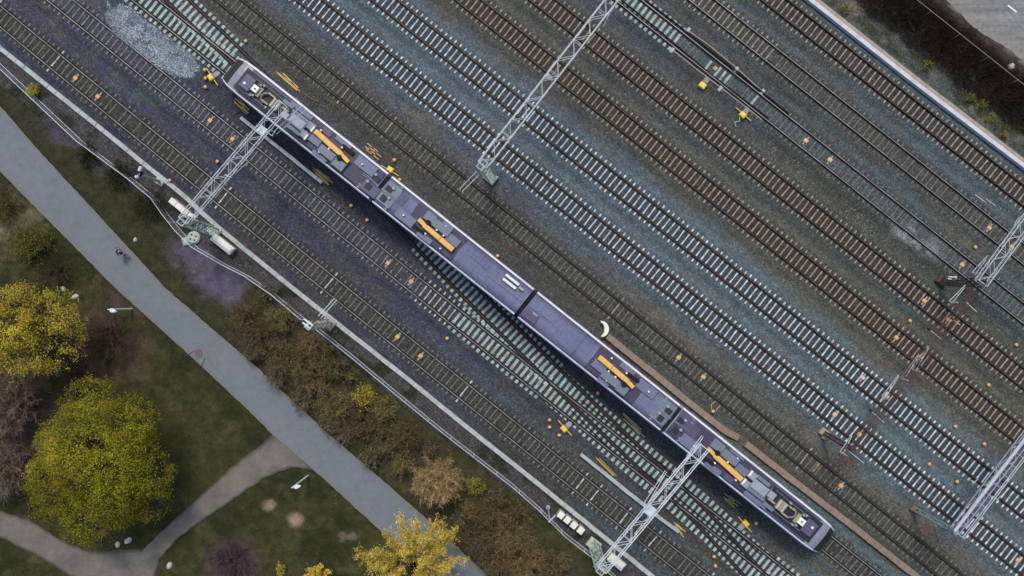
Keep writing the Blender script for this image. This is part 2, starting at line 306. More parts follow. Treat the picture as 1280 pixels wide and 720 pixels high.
class MB:
    """collects shapes and links them as one mesh object"""
    def __init__(s): s.v = []; s.f = []; s.mi = []; s.mats = []; s.seat = None
    def _m(s, mat):
        if mat is None: return 0
        if mat not in s.mats: s.mats.append(mat)
        return s.mats.index(mat)
    def add(s, vs, fs, mat=None):
        o = len(s.v); s.v += [tuple(v) for v in vs]; i = s._m(mat)
        for f in fs: s.f.append([o + k for k in f]); s.mi.append(i)
    def box(s, c, d, rz=0.0, mat=None, bev=0.0, taper=1.0):
        hx, hy, hz = d[0] / 2, d[1] / 2, d[2] / 2
        ca, sa = math.cos(rz), math.sin(rz)
        b = min(bev, hx * .8, hy * .8, hz * .8)
        rings = [(-hz, 0, 1)] + ([(hz - b, 0, taper), (hz, b, taper)] if b > 0 else [(hz, 0, taper)])
        vs = []
        for z, ins, t in rings:
            for sx, sy in ((-1, -1), (1, -1), (1, 1), (-1, 1)):
                x, y = sx * (hx * t - ins), sy * (hy * t - ins)
                vs.append((c[0] + x * ca - y * sa, c[1] + x * sa + y * ca, c[2] + z))
        fs = [(3, 2, 1, 0)]
        for r in range(len(rings) - 1):
            for k in range(4):
                a, b2 = r * 4 + k, r * 4 + (k + 1) % 4
                fs.append((a, b2, b2 + 4, a + 4))
        t = (len(rings) - 1) * 4; fs.append((t, t + 1, t + 2, t + 3))
        s.add(vs, fs, mat); return s
    def bar(s, p0, p1, r, n=4, r1=None, mat=None):
        p0, p1 = Vector(p0), Vector(p1); d = p1 - p0
        if d.length < 1e-6: return s
        d.normalize(); up = Vector((0, 0, 1)) if abs(d.z) < 0.9 else Vector((1, 0, 0))
        a = d.cross(up).normalized(); b = d.cross(a).normalized(); r1 = r if r1 is None else r1
        vs = []; off = math.pi / 4 if n == 4 else 0
        for p, rr in ((p0, r), (p1, r1)):
            for k in range(n):
                t = 2 * math.pi * k / n + off; vs.append(p + a * (rr * math.cos(t)) + b * (rr * math.sin(t)))
        fs = [(k, (k + 1) % n, n + (k + 1) % n, n + k) for k in range(n)]
        fs += [tuple(range(n - 1, -1, -1)), tuple(range(n, 2 * n))]
        s.add(vs, fs, mat); return s
    def tube(s, pts, r, n=6, mat=None):
        pts = [Vector(p) for p in pts]; rs = r if isinstance(r, (list, tuple)) else [r] * len(pts)
        vs = []; prev = None
        for i, p in enumerate(pts):
            d = (pts[min(i + 1, len(pts) - 1)] - pts[max(i - 1, 0)]).normalized()
            if prev is None:
                up = Vector((0, 0, 1)) if abs(d.z) < 0.9 else Vector((1, 0, 0)); a = d.cross(up).normalized()
            else: a = (prev - d * prev.dot(d)).normalized()
            prev = a; b = d.cross(a)
            for k in range(n):
                t = 2 * math.pi * k / n; vs.append(p + a * (rs[i] * math.cos(t)) + b * (rs[i] * math.sin(t)))
        fs = [(i * n + k, i * n + (k + 1) % n, (i + 1) * n + (k + 1) % n, (i + 1) * n + k) for i in range(len(pts) - 1) for k in range(n)]
        fs += [tuple(range(n - 1, -1, -1)), tuple((len(pts) - 1) * n + k for k in range(n))]
        s.add(vs, fs, mat); return s
    def lathe(s, c, prof, n=14, mat=None):
        vs = []
        for r, z in prof:
            for k in range(n):
                t = 2 * math.pi * k / n; vs.append((c[0] + r * math.cos(t), c[1] + r * math.sin(t), c[2] + z))
        fs = [(i * n + k, i * n + (k + 1) % n, (i + 1) * n + (k + 1) % n, (i + 1) * n + k) for i in range(len(prof) - 1) for k in range(n)]
        fs += [tuple(range(n - 1, -1, -1)), tuple((len(prof) - 1) * n + k for k in range(n))]
        s.add(vs, fs, mat); return s
    def sweep(s, pts, prof, mat=None):
        """sweep a flat profile [(across, up)] along horizontal polyline pts"""
        vs = []; n = len(prof)
        for i, p in enumerate(pts):
            p = Vector(p); d = (Vector(pts[min(i + 1, len(pts) - 1)]) - Vector(pts[max(i - 1, 0)])); d.z = 0; d.normalize()
            a = Vector((-d.y, d.x, 0))
            for x, z in prof: vs.append(p + a * x + Vector((0, 0, z)))
        fs = [(i * n + k, i * n + (k + 1) % n, (i + 1) * n + (k + 1) % n, (i + 1) * n + k) for i in range(len(pts) - 1) for k in range(n)]
        fs += [tuple(range(n - 1, -1, -1)), tuple((len(pts) - 1) * n + k for k in range(n))]
        s.add(vs, fs, mat); return s
    def build(s, name, mat=None, parent=None, smooth=False):
        me = bpy.data.meshes.new(name); me.from_pydata([tuple(v) for v in s.v], [], s.f)
        if s.mats:
            for m in s.mats: me.materials.append(m)
            me.polygons.foreach_set('material_index', s.mi)
        else: me.materials.append(mat)
        if smooth: me.polygons.foreach_set('use_smooth', [True] * len(me.polygons))
        me.update()
        return link(bpy.data.objects.new(name, me), parent)
def tag(o, label=None, cat=None, group=None, kind=None):
    if label: o['label'] = label
    if cat: o['category'] = cat
    if group: o['group'] = group
    if kind: o['kind'] = kind
    return o
def thing(name, loc, rz, label, cat, group=None):
    o = bpy.data.objects.new(name, None); o.empty_display_size = 0.2
    o.location = loc; o.rotation_euler = (0, 0, rz); link(o)
    return tag(o, label, cat, group)
def copy_tree(root, loc, rz, label, group=None, scale=None):
    r = root.copy(); COL.objects.link(r); r.location = loc; r.rotation_euler = (0, 0, rz); r['label'] = label
    if scale: r.scale = scale
    if group: r['group'] = group
    for ch in list(root.children):
        c = ch.copy(); COL.objects.link(c); c.parent = r
        for g in list(ch.children):
            d = g.copy(); COL.objects.link(d); d.parent = c
    return r
# ------------------------------------------------------------------ tracks: surveyed centre lines
TR = {
 'T1': [(0,19.5),(195,179.5),(418.5,360),(644.5,540),(871,720)],
 'T2': [(75,0),(300,180),(523,360),(674,480),(776,560),(869,636),(976,720)],
 'T3': [(182.5,0),(286,84),(1034,680),(1086,720)],
 'T5': [(285.5,0),(511,180),(739,360),(962,540),(1189,720)],
 'T6': [(387,0),(613,180),(842.5,360),(1068,540),(1295,720)],
 'T7': [(480.5,0),(706,180),(933.5,360),(1161,540),(1280,635)],
 'T8': [(583.5,0),(815.5,180),(1042,360),(1268,540)],
 'T9': [(677.5,0),(907,180),(1134,360),(1280,474)],
 'T10': [(784.5,0),(1011,180),(1239,360),(1280,393)],
 'T11': [(876.5,0),(1104,180),(1280,319)],
 'T12': [(967,0),(1196,180),(1280,246)],
 'TB': [(221.5,0),(256,33),(294,68),(345,122),(410,182),(470,231)],          # joins the train's track from above
 'TC': [(410,185),(440,212),(478,250),(582,360),(640,417),(714,490),(786,560),(872,640),(944,720)],  # leaves it below
}
LINE = {}
def make_line(k):
    P = np.array([SN(*p) for p in TR[k]])
    if k in ('TB', 'TC'):
        ss = np.arange(P[0, 0] - 160, P[-1, 0] + (160 if k == 'TC' else 0), 2.0)
        m0 = (P[1, 1] - P[0, 1]) / (P[1, 0] - P[0, 0]); m1 = (P[-1, 1] - P[-2, 1]) / (P[-1, 0] - P[-2, 0])
        nn = np.interp(ss, P[:, 0], P[:, 1])
        if k == 'TB': nn = np.where(ss < P[0, 0], P[0, 1] + m0 * (ss - P[0, 0]), nn)
        else: nn = np.where(ss > P[-1, 0], P[-1, 1] + m1 * (ss - P[-1, 0]), nn)
        w = 45; pad = np.concatenate([nn[0] + (nn[1] - nn[0]) * np.arange(-w, 0), nn, nn[-1] + (nn[-1] - nn[-2]) * np.arange(1, w + 1)])
        ker = np.hanning(2 * w + 1); ker /= ker.sum(); nn = np.convolve(pad, ker, 'valid')
        return lambda s, a=ss, b=nn: np.interp(s, a, b)
    c = np.polyfit(P[:, 0], P[:, 1], 2 if len(P) > 4 else 1)
    return lambda s, c=c: np.polyval(c, s)
for k in TR: LINE[k] = make_line(k)
# extent of each line along s (photograph pixels), a little past the frame
EXT = {'T1': (-60, 1190), 'T2': (-10, 1270), 'T3': (90, 1340), 'T5': (170, 1420), 'T6': (250, 1500), 'T7': (320, 1460), 'T8': (400, 1390),
       'T9': (470, 1340), 'T10': (560, 1310), 'T11': (630, 1260), 'T12': (700, 1210), 'TB': (110, 560), 'TC': (455, 1240)}

# ------------------------------------------------------------------ the ground of the yard
def px_of(s, n):   # s,n photograph pixels -> x,y photograph pixels
    q = DX * DX + DY * DY
    return (DX * s + DY * n) / q, (DY * s - DX * n) / q

def ground_sheet(name, s0, s1, ds, n0, n1, dn, colfn, zfn, mat, kind_label=None):
    ss = np.arange(s0, s1 + .01, ds); nn = np.linspace(n0, n1, int(round((n1 - n0) / dn)) + 1)
    Sg, Ng = np.meshgrid(ss, nn, indexing='ij')
    px, py = px_of(Sg, Ng)
    z = zfn(Sg, Ng, px, py)
    u = (Sg - S0) / S; v = (Ng - N0) / S
    X = D3.x * u + N3.x * v; Y = D3.y * u + N3.y * v
    V = np.stack([X, Y, z], -1).reshape(-1, 3)
    C = colfn(Sg, Ng, px, py).reshape(-1, 3)
    a, b = Sg.shape; idx = np.arange(a * b).reshape(a, b)
    F = np.stack([idx[:-1, :-1], idx[1:, :-1], idx[1:, 1:], idx[:-1, 1:]], -1).reshape(-1, 4)
    o = mesh_np(name, V, F, mat, smooth=True, cols=C)
    return tag(o, kind='structure')

STY = {  # colour between the rails, colour of the shoulders
 'T1': ((0.060,0.058,0.050),(.05,.05,.047)), 'T2': ((0.071,0.071,0.084),(.06,.062,.072)), 'T3': ((0.059,0.060,0.058),(.06,.062,.058)),
 'T5': ((0.071,0.072,0.060),(.06,.061,.054)), 'T6': ((0.058,0.068,0.080),(.085,.098,.115)), 'T7': ((0.058,0.071,0.084),(.085,.1,.115)),
 'T8': ((0.058,0.046,0.037),(.06,.06,.055)), 'T9': ((0.058,0.047,0.041),(.058,.06,.056)), 'T10': ((0.084,0.101,0.104),(.062,.073,.077)),
 'T11': ((0.076,0.076,0.067),(.055,.058,.054)), 'T12': ((0.058,0.052,0.047),(.06,.065,.068)),
 'TB': ((0.084,0.097,0.101),(.08,.092,.1)), 'TC': ((0.058,0.074,0.084),(.055,.065,.075))}
RUSTLINE = [(1230, 345), (1215, 366), (1150, 452), (1066, 562), (1040, 592)]
PATCH = [(133,22),(138,8),(150,4),(168,12),(190,30),(215,50),(240,72),(247,84),(240,95),(225,97),(205,90),(190,78),(165,60),(140,40)]
def yard_cols(s, n, px, py):
    big = fbm(px, py, 1 / 90., 1); mid = fbm(px, py, 1 / 26., 2); str_ = fbm(s * 0.16, n, 1 / 12., 3)
    blue = np.array([.092, .128, .136]); brown = np.array([.108, .109, .089]); olive = np.array([.078, .085, .07])
    c = mixc(np.broadcast_to(blue, s.shape + (3,)), brown, sstep(.42, .6, big * .45 + str_ * .55))
    c = mixc(c, olive, sstep(.5, .7, fbm(s * .3, n, 1 / 40., 6)) * .75)
    # purple tinge of the western part of the yard
    w = sstep(680, 220, np.hypot((px - 300) * .8, (py - 200) * 1.2)) * .8
    c = mixc(c, (.066, .062, .108), w * (.35 + .65 * sstep(.3, .6, mid)))
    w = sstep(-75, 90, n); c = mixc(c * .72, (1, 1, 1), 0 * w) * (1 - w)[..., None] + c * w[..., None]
    # train's shade painted into ground on its left; darker strip right of track nine
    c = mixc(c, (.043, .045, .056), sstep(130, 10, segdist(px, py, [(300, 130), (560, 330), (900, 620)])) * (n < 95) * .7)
    c = mixc(c, (.05, .053, .046), sstep(55, 10, segdist(px, py, [(840, 40), (1110, 270), (1260, 400)])) * .6)
    c = mixc(c, (.056, .058, .05), sstep(42, 8, segdist(px, py, [(330, 70), (560, 270), (780, 440)])) * .65)
    c = mixc(c, (.068, .07, .055), sstep(30, 8, segdist(px, py, [(980, 190), (1160, 340)])) * .7)
    # pinkish gravel strip between the dull track and the bright ones
    f = sstep(26, 6, segdist(px, py, [(790, 372), (880, 445), (960, 505), (1010, 545)])) * sstep(.35, .55, mid)
    c = mixc(c, (.145, .122, .098), f * .8)
    f = sstep(34, 8, segdist(px, py, [(1090, 625), (1200, 700), (1260, 740)])) * sstep(.35, .6, mid)
    c = mixc(c, (.125, .095, .075), f * .75)
    f = sstep(24, 4, segdist(px, py, [(980, 660), (960, 720)])) ; c = mixc(c, (.1, .09, .075), f * .6)
    f = sstep(16, 3, segdist(px, py, [(512, 135), (545, 160)])) * sstep(.3, .6, mid); c = mixc(c, (.16, .12, .075), f)
    # blue-grey clean ballast beside the bright tracks
    for k in ('T6', 'T7'):
        d = np.abs(n - LINE[k](s)) ; c = mixc(c, (.112, .152, .167), sstep(50, 18, d) * .65)
    for k, w_, cc in (('T8', .75, (.1, .098, .076)), ('T9', .55, (.078, .082, .066)), ('T5', .5, (.088, .086, .068)), ('T11', .35, (.075, .084, .076))):
        d = np.abs(n - LINE[k](s)); c = mixc(c, cc, sstep(44, 22, d + (mid - .5) * 26) * w_)
    d = np.abs(n - LINE['T12'](s) + 45); c = mixc(c, (.09, .108, .124), sstep(26, 8, d) * .7)
    f = sstep(.66, .78, fbm(px, py, 1 / 13., 16)) * sstep(560, 380, px) ; c = mixc(c, (.05, .066, .035), f * .7)
    f = sstep(.64, .76, fbm(s * .4, n, 1 / 11., 17)); c = mixc(c, (.11, .085, .06), f * .45)
    # rails and beds
    for k in ('T1', 'T2', 'T3', 'T5', 'T6', 'T7', 'T8', 'T9', 'T10', 'T11', 'T12', 'TB', 'TC'):
        d = np.abs(n - LINE[k](s)) / S; act = (s > EXT[k][0] - 30) & (s < EXT[k][1] + 30)
        bed, sh = STY[k]
        j = (fbm(s, n, 1 / 8., 8, 2) - .5) * .35
        c = np.where(act[..., None], mixc(c, sh, sstep(1.75, 1.15, d + j) * .6), c)
        c = np.where(act[..., None], mixc(c, bed, sstep(.98, .62, d + j * .5) * .9), c)
        r = np.abs(d - .8)
        c = np.where(act[..., None], mixc(c, (.034, .029, .025), sstep(.27, .08, r + j * .3) * .85), c)
    # heap of fresh pale stone, white dust, rust under the old gantry
    inside = inpoly(px + (mid - .5) * 14, py + (big - .5) * 14, PATCH)
    c = mixc(c, (.2, .24, .262), inside * sstep(.25, .5, fbm(px, py, 1 / 7., 12)) * .8)
    f = sstep(20, 2, segdist(px, py, [(1128, 288), (1150, 300), (1165, 312)])) * sstep(.35, .65, fbm(px, py, 1 / 9., 9)); c = mixc(c, (.26, .28, .29), f)
    f = sstep(24, 3, segdist(px, py, RUSTLINE)) * sstep(.35, .6, fbm(px, py, 1 / 10., 10)); c = mixc(c, (.07, .05, .045), f * .5)
    for q in ((1105, 455), (1170, 405), (1070, 575), (1060, 565), (1160, 658)):
        f = sstep(18, 4, np.hypot(px - q[0], py - q[1])) * sstep(.3, .6, mid); c = mixc(c, (.13, .075, .055), f * .6)
    # between trough and fence: brown cinders and moss
    f = sstep(-46, -56, n + (mid - .5) * 14)
    c = mixc(c, mixc(np.broadcast_to(np.array([.072, .066, .068]), s.shape + (3,)), (.03, .032, .018), sstep(.5, .66, fbm(px, py, 1 / 18., 11))), f)
    # verge beyond the white wall: grey gravel, sandy spots, some green
    f = sstep(636, 645, n)
    v = mixc(np.broadcast_to(np.array([.082, .092, .088]), s.shape + (3,)), (.042, .048, .026), sstep(.42, .6, fbm(px, py, 1 / 24., 13)))
    v = mixc(v, (.16, .135, .12), sstep(.54, .68, fbm(px, py, 1 / 22., 14)) * .8)
    c = mixc(c, v, f)
    c = c * (0.9 + 0.38 * fbm(px, py, 1 / 5., 15, 2))[..., None]
    return np.clip(c, .008, .9)
def yard_z(s, n, px, py):
    dm = np.full(s.shape, 99.0)
    for k in LINE:
        act = (s > EXT[k][0] - 40) & (s < EXT[k][1] + 40)
        dm = np.where(act, np.minimum(dm, np.abs(n - LINE[k](s)) / S), dm)
    z = -0.24 * sstep(1.45, 2.2, dm) + (fbm(px, py, 1 / 14., 21) - .5) * .08 * sstep(1.3, 1.8, dm)
    inside = inpoly(px, py, PATCH); z = z + inside * .10 * fbm(px, py, 1 / 10., 22)
    z = np.where((n < -42) | (n > 624), np.clip(z, -.1, -.02), z)
    return z
def gz(q):
    s, n = SN(*q); return float(yard_z(np.array([[s]]), np.array([[n]]), np.array([[q[0]]]), np.array([[q[1]]]))[0, 0])
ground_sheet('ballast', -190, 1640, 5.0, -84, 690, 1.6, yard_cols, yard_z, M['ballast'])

# ------------------------------------------------------------------ park ground
MAIN_LO = [(-120, 75), (0, 214), (37, 252), (144, 360), (250, 456), (320, 522), (337, 540), (405, 599), (472, 660), (540, 720), (640, 808)]
MAIN_UP = [(-120, 0), (0, 132), (41, 180), (124, 270), (207, 360), (262, 408), (320, 458), (408, 540), (470, 593), (535, 650), (610, 720), (706, 808)]
def park_cols(s, n, px, py):
    big = fbm(px, py, 1 / 70., 31); mid = fbm(px, py, 1 / 20., 32); fine = fbm(px, py, 1 / 6., 33)
    g = mixc(np.broadcast_to(np.array([.031, .032, .011]), s.shape + (3,)), (.02, .022, .008), sstep(.4, .65, big))
    g = mixc(g, (.05, .047, .02), sstep(.5, .75, mid) * .6)
    # leaf litter under the trees and bushes
    f = sstep(80, 30, np.hypot(px - 135, (py - 420) * .9)) ; g = mixc(g, (.05, .034, .026), f * sstep(.3, .55, mid))
    f = sstep(90, 30, np.hypot(px - 5, (py - 520) * .7)); g = mixc(g, (.055, .042, .034), f)
    f = sstep(60, 14, segdist(px, py, [(300, 385), (400, 480), (500, 555), (620, 670), (700, 740)])); g = mixc(g, (.034, .03, .018), f * sstep(.2, .45, mid))  # litter strip darkened between the bushes, shade put into its colour
    f = sstep(46, 18, np.hypot(px - 290, py - 706)); g = mixc(g, (.05, .036, .038), f)
    f = sstep(70, 20, np.hypot(px - 20, py - 285)) * .8; g = mixc(g, (.065, .06, .03), f * sstep(.35, .6, fine))
    # mossy verge between path and yard, purple cinder patches
    f = sstep(40, 8, segdist(px, py, [(20, 135), (110, 215), (200, 300), (280, 390)])); g = mixc(g, (.027, .027, .014), f)
    f = sstep(34, 14, segdist(px, py, [(238, 308), (262, 335), (282, 358)]) + (mid - .5) * 30); g = mixc(g, (.068, .06, .08), f)
    f = sstep(22, 8, segdist(px, py, [(62, 142), (95, 172), (125, 205)]) + (mid - .5) * 26); g = mixc(g, (.052, .044, .062), f)
    # bare earth spots and the trodden trace
    for q, r, cc in (((370, 650), 13, (.22, .15, .115)), ((336, 632), 11, (.15, .125, .075)), ((428, 670), 7, (.1, .09, .07)), ((440, 671), 6, (.1, .09, .07))):
        f = sstep(r, r * .3, np.hypot(px - q[0], py - q[1]) + (fine - .5) * 9); g = mixc(g, cc, f)
    f = sstep(13, 3, segdist(px, py, [(-40, 318), (5, 288), (30, 272), (55, 262)]) + (mid - .5) * 10); g = mixc(g, (.115, .1, .06), f * .75)
    d = np.minimum(segdist(px, py, MAIN_LO), segdist(px, py, MAIN_UP))
    g = mixc(g, (.02, .018, .012), sstep(6, 1, d) * .6)
    g = g * (0.85 + .7 * fine)[..., None]
    return np.clip(g, .005, .6)
def park_z(s, n, px, py):
    z = -.06 + (fbm(px, py, 1 / 30., 35) - .5) * .10
    inpath = inpoly(px, py, MAIN_LO + MAIN_UP[::-1])
    d = np.minimum(segdist(px, py, MAIN_LO), segdist(px, py, MAIN_UP)); d = np.where(inpath, 0, d)
    z = np.where(d < 4, np.minimum(z, -.05), z)
    for pts in ([(362, 568), (250, 640), (185, 700)], [(-20, 650), (90, 700), (140, 725)]):
        z = np.where(segdist(px, py, pts) < 30, np.minimum(z, -.05), z)
    return z
ground_sheet('lawn', -520, 1640, 5.0, -900, -84, 4.0, park_cols, park_z, M['turf'])
def verge_cols(s, n, px, py):
    g = np.broadcast_to(np.array([.04, .031, .025]), s.shape + (3,)).copy()
    g = mixc(g, (.05, .045, .04), sstep(.5, .7, fbm(px, py, 1 / 12., 41)))
    g = mixc(g, (.17, .16, .15), sstep(733, 736, n + (fbm(px, py, 1 / 8., 42) - .5) * 12))
    return g
ground_sheet('verge', -190, 1640, 8.0, 690, 1000, 5.0, verge_cols, lambda s, n, px, py: -.05 + 0 * s, M['turf'])
# wide land around, a little lower
mb = MB(); r = 2500
mb.add([(-r, -r, -.35), (r, -r, -.35), (r, r, -.35), (-r, r, -.35)], [(0, 1, 2, 3)]); tag(mb.build('ground', M['far']), kind='structure')

# ------------------------------------------------------------------ paths and road as sheets with ragged edges
def strip(name, left, right, mat, z, nseg=160, ncross=9, rag=1.2, seed=50, fade=None):
    def res(P):
        P = np.array(P, float); d = np.r_[0, np.cumsum(np.hypot(*np.diff(P, axis=0).T))]; t = np.linspace(0, d[-1], nseg)
        return np.stack([np.interp(t, d, P[:, 0]), np.interp(t, d, P[:, 1])], -1)
    L, R = res(left), res(right)
    w = (R - L); wn = w / (np.hypot(w[:, 0], w[:, 1])[:, None] + 1e-6)
    L = L + wn * ((fbm(L[:, 0], L[:, 1], 1 / 6., seed) - .5) * 2 * rag)[:, None]
    R = R + wn * ((fbm(R[:, 0], R[:, 1], 1 / 6., seed + 3) - .5) * 2 * rag)[:, None]
    t = np.linspace(0, 1, ncross)
    P = L[:, None, :] * (1 - t)[None, :, None] + R[:, None, :] * t[None, :, None]
    e = np.broadcast_to(sstep(.36, .5, np.abs(t - .5))[None, :], P.shape[:2])
    if fade: e = e * np.where(t[None, :] < .5, 1 - sstep(fade[0], fade[1], np.linspace(0, 1, nseg))[:, None], 1)
    V = np.stack([(P[..., 0] - 640) / S, (360 - P[..., 1]) / S, np.full(P.shape[:2], z)], -1).reshape(-1, 3)
    idx = np.arange(nseg * ncross).reshape(nseg, ncross)
    F = np.stack([idx[:-1, :-1], idx[1:, :-1], idx[1:, 1:], idx[:-1, 1:]], -1).reshape(-1, 4)
    return tag(mesh_np(name, V, F, mat, attrs={'edge': e.reshape(-1)}), kind='structure')
strip('footpath', MAIN_LO, MAIN_UP, M['path'], 0.004, nseg=420, ncross=17, rag=.9)
strip('gravel_path', [(340, 542), (322, 559), (300, 574), (256, 614), (217, 650), (181, 685), (168, 700), (150, 730), (140, 760)],
      [(391, 588), (366, 584), (334, 596), (302, 617), (261, 645), (223, 672), (199, 700), (192, 730), (188, 760)], M['dustpath'], -.004, rag=2.2, seed=60, fade=(.5, .7))
strip('gravel_path', [(-60, 622), (0, 638), (37, 649), (75, 674), (112, 689), (150, 686), (185, 686)],
      [(-60, 655), (0, 672), (57, 701), (100, 729), (135, 744), (170, 740), (196, 716)], M['dustpath'], -.008, rag=2.2, seed=66)
# road: lies along the tracks beyond the hedge
def snp(s, n): return px_of(np.float64(s), np.float64(n))
ROAD_A = [snp(s, 734 + 3 * math.sin(s * .05)) for s in range(500, 1500, 25)]
ROAD_B = [snp(s, 985) for s in range(500, 1500, 25)]
strip('road', ROAD_A, ROAD_B, M['road'], -.035, ncross=40, rag=2.5, seed=70)
mk = MB()
for k in (-2, -1, 0, 1):   # dashed lane marking; one dash falls inside the frame
    c0 = 997.4 + k * 125; q0 = SNW(c0 - 7, 778.9, -.03); q1 = SNW(c0 + 7, 778.9, -.03)
    mk.add([q0 - N3 * .07, q1 - N3 * .07, q1 + N3 * .07, q0 + N3 * .07], [(0, 1, 2, 3)])
tag(mk.build('road_marking', M['white_paint']), kind='structure')

# ------------------------------------------------------------------ stones and grass nobody could count
def octa(P, R, cols, name, mat):
    n = len(P); base = np.array([(1, 0, 0), (0, 1, 0), (-1, 0, 0), (0, -1, 0), (0, 0, 1)], float)
    ang = RNG.random(n) * 6.283; ca, sa = np.cos(ang), np.sin(ang)
    sc = R[:, None] * (0.6 + .8 * RNG.random((n, 3)))
    B = base[None] * sc[:, None, :] * (1 + .35 * (RNG.random((n, 5, 3)) - .5))
    x = B[..., 0] * ca[:, None] - B[..., 1] * sa[:, None]; y = B[..., 0] * sa[:, None] + B[..., 1] * ca[:, None]
    V = np.stack([x, y, B[..., 2]], -1) + P[:, None, :]
    f = np.array([(0, 1, 4), (1, 2, 4), (2, 3, 4), (3, 0, 4)])
    F = (np.arange(n) * 5)[:, None, None] + f[None]
    return mesh_np(name, V.reshape(-1, 3), F.reshape(-1, 3), mat, cols=np.repeat(cols, 5, 0))
def scatter_stones():
    n = 62000
    s = RNG.uniform(-20, 1480, n); nn = RNG.uniform(-44, 690, n)
    px, py = px_of(s, nn)
    ok = (px > -30) & (px < 1310) & (py > -30) & (py < 750)
    s, nn, px, py = s[ok], nn[ok], px[ok], py[ok]
    dm = np.full(s.shape, 9.0)
    for k in LINE:
        act = (s > EXT[k][0] - 30) & (s < EXT[k][1] + 30)
        dm = np.where(act, np.minimum(dm, np.abs(nn - LINE[k](s)) / S), dm)
    ok = (dm > .98); s, nn, px, py = s[ok], nn[ok], px[ok], py[ok]
    c = yard_cols(s, nn, px, py) * RNG.uniform(.65, 1.45, (len(s), 1)) * RNG.uniform(.93, 1.07, (len(s), 3))
    z = yard_z(s, nn, px, py)
    u = (s - S0) / S; v = (nn - N0) / S
    P = np.stack([D3.x * u + N3.x * v, D3.y * u + N3.y * v, z - .005], -1)
    tag(octa(P, RNG.uniform(.025, .06, len(s)), np.clip(c, .01, .6), 'ballast_stones', M['stone_mix']), kind='stuff')
    # the heap of pale new stone and the pale pebbles on the strip beside track nine
    n = 16000; px = RNG.uniform(125, 255, n); py = RNG.uniform(-4, 105, n)
    j = (fbm(px, py, 1 / 9., 77) - .5) * 26
    ok = inpoly(px + j, py + j, PATCH) & (RNG.random(n) < .35 + .65 * sstep(.35, .6, fbm(px, py, 1 / 11., 78))); px, py = px[ok], py[ok]
    q = 900; t = RNG.random(q); qx = 965 + t * 210 + RNG.normal(0, 9, q); qy = 185 + t * 175 + RNG.normal(0, 9, q)
    kk = (fbm(qx, qy, 1 / 22., 79) > .5); qx, qy = qx[kk], qy[kk]
    q2 = 1500; ex = RNG.uniform(1010, 1290, q2); en = RNG.uniform(640, 690, q2); es = RNG.uniform(620, 1200, q2); ex, ey = px_of(es, en)
    c1 = np.array([.27, .325, .35]) * RNG.uniform(.4, 1.45, (len(px), 1))
    c2 = np.array([.3, .3, .28]) * RNG.uniform(.35, 1.3, (len(qx), 1)); c3 = np.array([.12, .125, .115]) * RNG.uniform(.5, 1.5, (len(ex), 1))
    ax, ay = np.r_[px, qx, ex], np.r_[py, qy, ey]; s, nn = SN(ax, ay); z = yard_z(s, nn, ax, ay)
    P = np.stack([(ax - 640) / S, (360 - ay) / S, z - .005], -1)
    R = np.r_[RNG.uniform(.03, .075, len(px)), RNG.uniform(.02, .055, len(qx)), RNG.uniform(.02, .06, len(ex))]
    tag(octa(P, R, np.r_[c1, c2, c3], 'gravel', M['stone_mix']), kind='stuff')
scatter_stones()
def blades(px, py, cols, hgt, wid, name):
    n = len(px)
    P = np.stack([(px - 640) / S, (360 - py) / S, np.full(n, -.06)], -1)
    a = RNG.random(n) * 6.283; lean = RNG.normal(0, .6, (n, 2)) * hgt[:, None]
    w = np.stack([np.cos(a), np.sin(a), 0 * a], -1) * wid[:, None]
    top = P + np.stack([lean[:, 0], lean[:, 1], hgt], -1)
    V = np.stack([P - w, P + w, top], 1).reshape(-1, 3); F = np.arange(3 * n).reshape(-1, 3)
    cc = np.repeat(cols, 3, 0); cc = cc.reshape(n, 3, 3); cc[:, 2] *= 1.35
    return tag(mesh_np(name, V, F, M['blade_mix'], cols=cc.reshape(-1, 3)), kind='stuff')
def scatter_grass():
    n = 150000; px = RNG.uniform(-30, 820, n); py = RNG.uniform(90, 750, n); s, nn = SN(px, py)
    bad = (nn > -66) | inpoly(px, py, MAIN_LO + MAIN_UP[::-1]) | (segdist(px, py, [(372, 568), (250, 640), (185, 700)]) < 21) | (segdist(px, py, [(-20, 652), (90, 698), (170, 725)]) < 24)
    bad |= (segdist(px, py, [(238, 308), (262, 335), (282, 358)]) < 18) | (np.hypot(px - 370, py - 650) < 9)
    f = fbm(px, py, 1 / 15., 81); bad |= RNG.random(n) > sstep(.25, .55, f)
    px, py, s, nn = px[~bad], py[~bad], s[~bad], nn[~bad]
    c = park_cols(s, nn, px, py) * RNG.uniform(.7, 1.9, (len(px), 1)) * np.array([1.0, 1.08, .85])
    blades(px, py, np.clip(c, .004, .4), RNG.uniform(.05, .2, len(px)), RNG.uniform(.012, .03, len(px)), 'grass')
scatter_grass()

